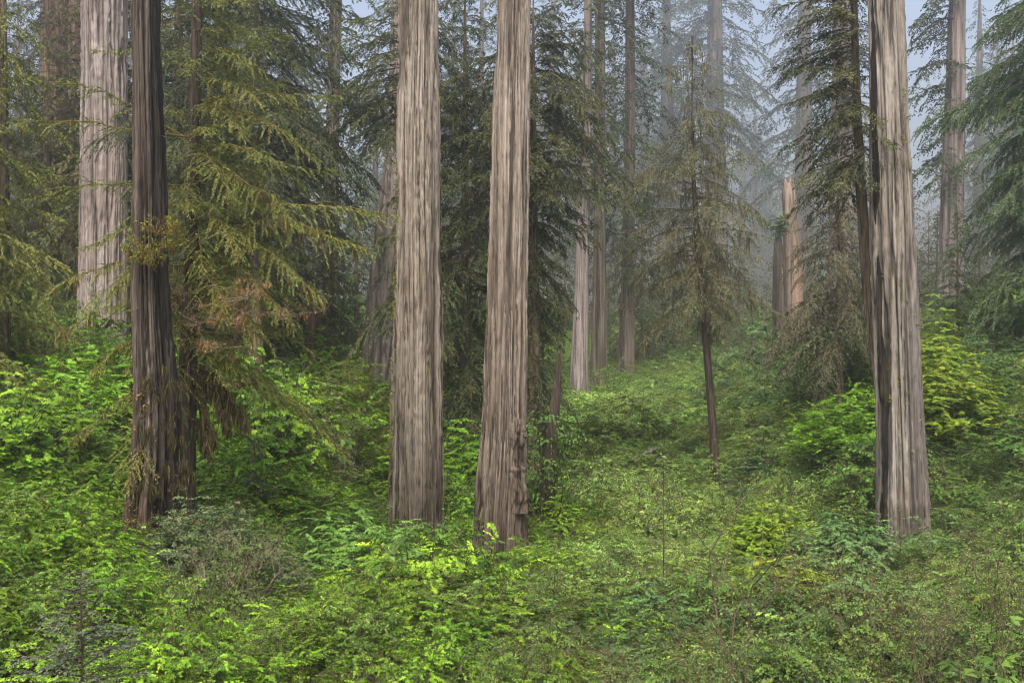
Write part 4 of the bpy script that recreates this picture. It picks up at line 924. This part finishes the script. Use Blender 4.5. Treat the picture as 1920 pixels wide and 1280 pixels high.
SH = [  # the plant kinds
 ('lime_shrub', lambda m, r: shrub(m, r, .85, 1.05, 36, 60, .044, .55, LEAF3, t0=.34, spread=.12, tilt=.38), ['lime', 'wood'], 501),
 ('lime_shrub', lambda m, r: shrub(m, r, .75, 1.25, 32, 60, .042, .6, LEAF5, t0=.42, spread=.14, tilt=.38), ['lime', 'wood'], 502),
 ('green_shrub', lambda m, r: shrub(m, r, .85, 1.0, 34, 56, .043, .55, LEAF3, t0=.38, spread=.15, tilt=.45), ['green', 'wood'], 503),
 ('green_shrub', lambda m, r: shrub(m, r, .8, 1.15, 32, 64, .045, .5, LEAF1, t0=.3, spread=.16, tilt=.55), ['green', 'wood'], 504),
 ('soft_groundcover', lambda m, r: shrub(m, r, .95, .55, 42, 48, .044, .55, LEAF3, t0=.3, spread=.13, tilt=.6, dome=.3), ['pale', 'wood'], 505),
 ('soft_groundcover', lambda m, r: shrub(m, r, .9, .75, 36, 56, .045, .55, LEAF1, t0=.3, spread=.14, tilt=.65, dome=.35), ['pale', 'wood'], 506),
 ('cool_shrub', lambda m, r: shrub(m, r, .85, 1.0, 34, 56, .043, .55, LEAF3, t0=.35, spread=.16, tilt=.55), ['cool', 'wood'], 507),
 ('olive_shrub', lambda m, r: (shrub(m, r, .8, .95, 26, 18, .05, .5, LEAF1, t0=.3, spread=.15, tilt=.4), twigs(m, r, 4, .9, .6, 2, .006)), ['twigleaf', 'wood'], 508),
 ('sword_fern', lambda m, r: fern(m, r, 12, .8), ['fern', 'wood'], 509),
 ('dry_shrub', lambda m, r: (shrub(m, r, .7, .7, 18, 10, .05, .45, LEAF1, t0=.3, spread=.14), twigs(m, r, 5, .8, .5, 2, .006)), ['dead', 'wood'], 510),
 ('yellow_shrub', lambda m, r: shrub(m, r, .8, 1.0, 26, 22, .07, .5, LEAF3, t0=.4, spread=.16, tilt=.28), ['yellow', 'wood'], 511),
]
OB = [proto_obj(*s) for s in SH]
rng = np.random.default_rng(520)
def frustum_points(y0, y1, dens, margin=1.18, extra=3):
    n = int((y1 - y0) * .9 * margin * (y0 + y1) / 2 * dens + (y1 - y0) * extra * 2 * dens)
    y = rng.uniform(y0, y1, n * 2); hw = y * .45 * margin + extra; keep = rng.random(n * 2) < hw / (y1 * .45 * margin + extra)
    y = y[keep]; hw = hw[keep]; x = rng.uniform(-1, 1, len(y)) * hw
    return x, y
fx = [frustum_points(9.5, 16, 2.0), frustum_points(16, 26, 1.9), frustum_points(26, 40, 2.0), frustum_points(40, 60, 1.5), frustum_points(60, 85, 1.0), frustum_points(85, 140, .5)]
X = np.concatenate([f[0] for f in fx]); Y = np.concatenate([f[1] for f in fx]); Z = ground(X, Y)
px = CX + F * X / Y; pyv = CY - F * (Z + .6) / Y
# where each kind grows: lobes of the hillside given by centre and radius in metres
def blob(cx, cy, r, rx=1.): return np.exp(-(((X - cx) / (r * rx)) ** 2 + ((Y - cy) / r) ** 2))
n = len(X)
def patchy(s, seed):
    q = np.random.default_rng(seed).uniform(0, 6.28, 6)
    return .5 + .25 * np.sin(X * s + q[0] + 1.3 * np.sin(Y * s * .7 + q[1])) + .25 * np.sin(Y * s * 1.1 + q[2] + 1.5 * np.sin(X * s * .6 + q[3]))
left = 1 / (1 + np.exp((X - (.02 * Y + .2)) / .9))                # the left half, with the front thicket
front = 1 / (1 + np.exp((Y - 27) / 3))
W = np.zeros((len(SH), n)) + 1e-4
pa_, pb_, pc_ = patchy(.55, 1), patchy(.8, 2), patchy(.35, 3)
W[0] = left * (1.2 * pa_ + .1) * np.where(Y < 60, 1, .4); W[1] = left * (.9 * pb_ + .1) * np.where(Y < 45, 1, .3)
W[2] = left * 1.1 * (1 - pa_) + (1 - left) * .35 * pa_; W[3] = left * .35 * (1 - pb_) + (1 - left) * .35 * pb_
mead = (1 - left) * np.exp(-((X - (.09 * Y + .3)) / (3 + .1 * Y)) ** 2)
W[4] = mead * 2.2 * np.where(Y > 24, 1, .35); W[5] = mead * 1.8 * np.where(Y > 22, 1, .4) + (1 - left) * .2
right = (1 - left) * (1 - mead)
W[6] = right * 1.0 * (1 - pc_ * .6) + left * .18 * (1 - pa_) + mead * .15; W[2] += right * .6 + (1 - left) * front * .5; W[3] += (1 - left) * front * .5; W[6] += (1 - left) * front * .5
W[7] = (1 - left) * front * .55 * pa_ + left * .10 + right * .25; W[8] = .09 + right * .16 * front; W[9] = (1 - left) * front * .2 * (1 - pb_) + .03 + left * .06 * (Y > 30)
W[10] = right * .22 * (pb_ > .62) + (1 - left) * front * .15 * (pa_ > .6)
W[[2, 3, 6, 7, 10]] *= 1 - .85 * mead * (Y > 26)
W[[0, 1]] *= 1 - .6 * mead * (Y > 26)
W /= W.sum(0)
idx = (rng.random(n)[None] > np.cumsum(W, 0)).sum(0).clip(0, len(SH) - 1)
# keep the trunks' feet and the eye's immediate surroundings free
ok = np.ones(n, bool)
for (tx, ty, tr) in ((o3[0], 38, 1.2), (o4[0], 36, 1.2), (o5[0], 36, 1.1), (osn[0], 27, .8), (o1[0], 55, 1.4)): ok &= np.hypot(X - tx, Y - ty) > tr
drop = rng.random(n)
ok &= ~((patchy(1.25, 21) < .29) & (Y < 60) & (Y > 19))
ok &= ~((px > 275) & (px < 545) & (Y > 17) & (Y < 27) & (drop < .85))
ok &= ~((px > 1350) & (px < 1570) & (Y > 25) & (Y < 38) & (drop < .7))
ok &= ~((px > 40) & (px < 270) & (Y < 13.2) & (drop < .75))
ok &= ~((px > 1180) & (px < 1300) & (Y > 15) & (Y < 22.5) & (drop < .5))
for (lx, ly) in ((1225, 56), (1100, 56.5), (435, 41.5)):
    ok &= ~((np.abs(X - (lx - CX) / F * ly) < 1.3) & (Y > ly - 4.5) & (Y < ly + .4) & (drop < .7))
rot = np.stack([rng.normal(0, .10, n), rng.normal(0, .10, n), rng.uniform(0, 6.28, n)], -1)
s = rng.uniform(.7, 1.3, n) * np.where(rng.random(n) < .10, 1.6, 1.0) * np.where(Y > 60, 1.5, np.where(Y > 40, 1.15, 1.0)) * np.where(idx < 4, 1.0, .95)
s *= .62 + .36 * pc_ + .36 * patchy(2.1, 9)
s = np.where(Y < 32, np.minimum(s * .9, 1.15), s); s = np.where(Y < 15, np.minimum(s, .8), s)
view = ((px > 690) & (px < 1020) & (Y > 22) & (Y < 38)) | ((px > 1600) & (px < 1780) & (Y > 20) & (Y < 37)) | ((px > 190) & (px < 340) & (Y > 16) & (Y < 28)) | ((px > 1270) & (px < 1400) & (Y > 36) & (Y < 50))
s = np.where((patchy(.9, 33) > .62) & (Y > 17) & ~view, s * 1.55, s); s = np.where(view, s * .85, s)
scl = np.stack([s, s, s * rng.uniform(.7, 1.45, n)], -1)
scatter('undergrowth', 'thicket of leafy shrubs, ferns and ground cover over the whole forest floor', X[ok], Y[ok], (Z - .05)[ok], idx[ok], rot[ok], scl[ok], OB)

# ---- air: even haze round everything
def haze(density, color):
    mb = MB(); x0, x1, y0, y1, z0, z1 = -640, 640, -100, 640, -14, 140
    V = np.array([[x, y, z] for z in (z0, z1) for y in (y0, y1) for x in (x0, x1)], float)
    q = [(0, 2, 3, 1), (4, 5, 7, 6), (0, 1, 5, 4), (2, 6, 7, 3), (0, 4, 6, 2), (1, 3, 7, 5)]
    mb._add(V, np.array(q), 0, None, False)
    m, nt, out = mat_new('haze'); v = N(nt, 'ShaderNodeVolumePrincipled')
    v.inputs['Color'].default_value = (*color, 1); v.inputs['Density'].default_value = density; v.inputs['Anisotropy'].default_value = 0.75
    nt.links.new(v.outputs[0], out.inputs['Volume']); M['haze'] = m
    tag(link('haze', mb.mesh('haze', ['haze'])), kind='stuff')
haze(HAZE, (.92, .955, 1.0))

# ---- light: bright overcast
W_ = bpy.data.worlds.new('World'); S.world = W_; W_.use_nodes = True; nt = W_.node_tree
bg = nt.nodes['Background']; sky = nt.nodes.new('ShaderNodeTexSky'); sky.sky_type = 'NISHITA'; sky.sun_disc = False
EL, AZ = math.radians(60), math.radians(186)
sky.sun_elevation = EL; sky.sun_rotation = AZ; sky.dust_density = 10.0; sky.air_density = 1.0; sky.ozone_density = 0.0
nt.links.new(sky.outputs[0], bg.inputs['Color']); bg.inputs['Strength'].default_value = .15
sl_ = bpy.data.lights.new('sun', 'SUN'); sl_.energy = 1.5; sl_.angle = math.radians(26); sl_.color = (1, .985, .95)
so = bpy.data.objects.new('sun', sl_); COL.objects.link(so)
# NISHITA: rotation 0 puts the sun over +Y, growing clockwise seen from above
d = Vector((math.sin(AZ) * math.cos(EL), math.cos(AZ) * math.cos(EL), math.sin(EL)))
so.rotation_euler = d.to_track_quat('Z', 'Y').to_euler(); so.location = (0, -20, 60)

cam = bpy.data.cameras.new('camera'); cam.lens = 40; cam.sensor_width = 36; cam.clip_end = 2000; cam.clip_start = .1
co = bpy.data.objects.new('camera', cam); COL.objects.link(co); co.location = (0, 0, 0); co.rotation_euler = (PI / 2, 0, 0); S.camera = co
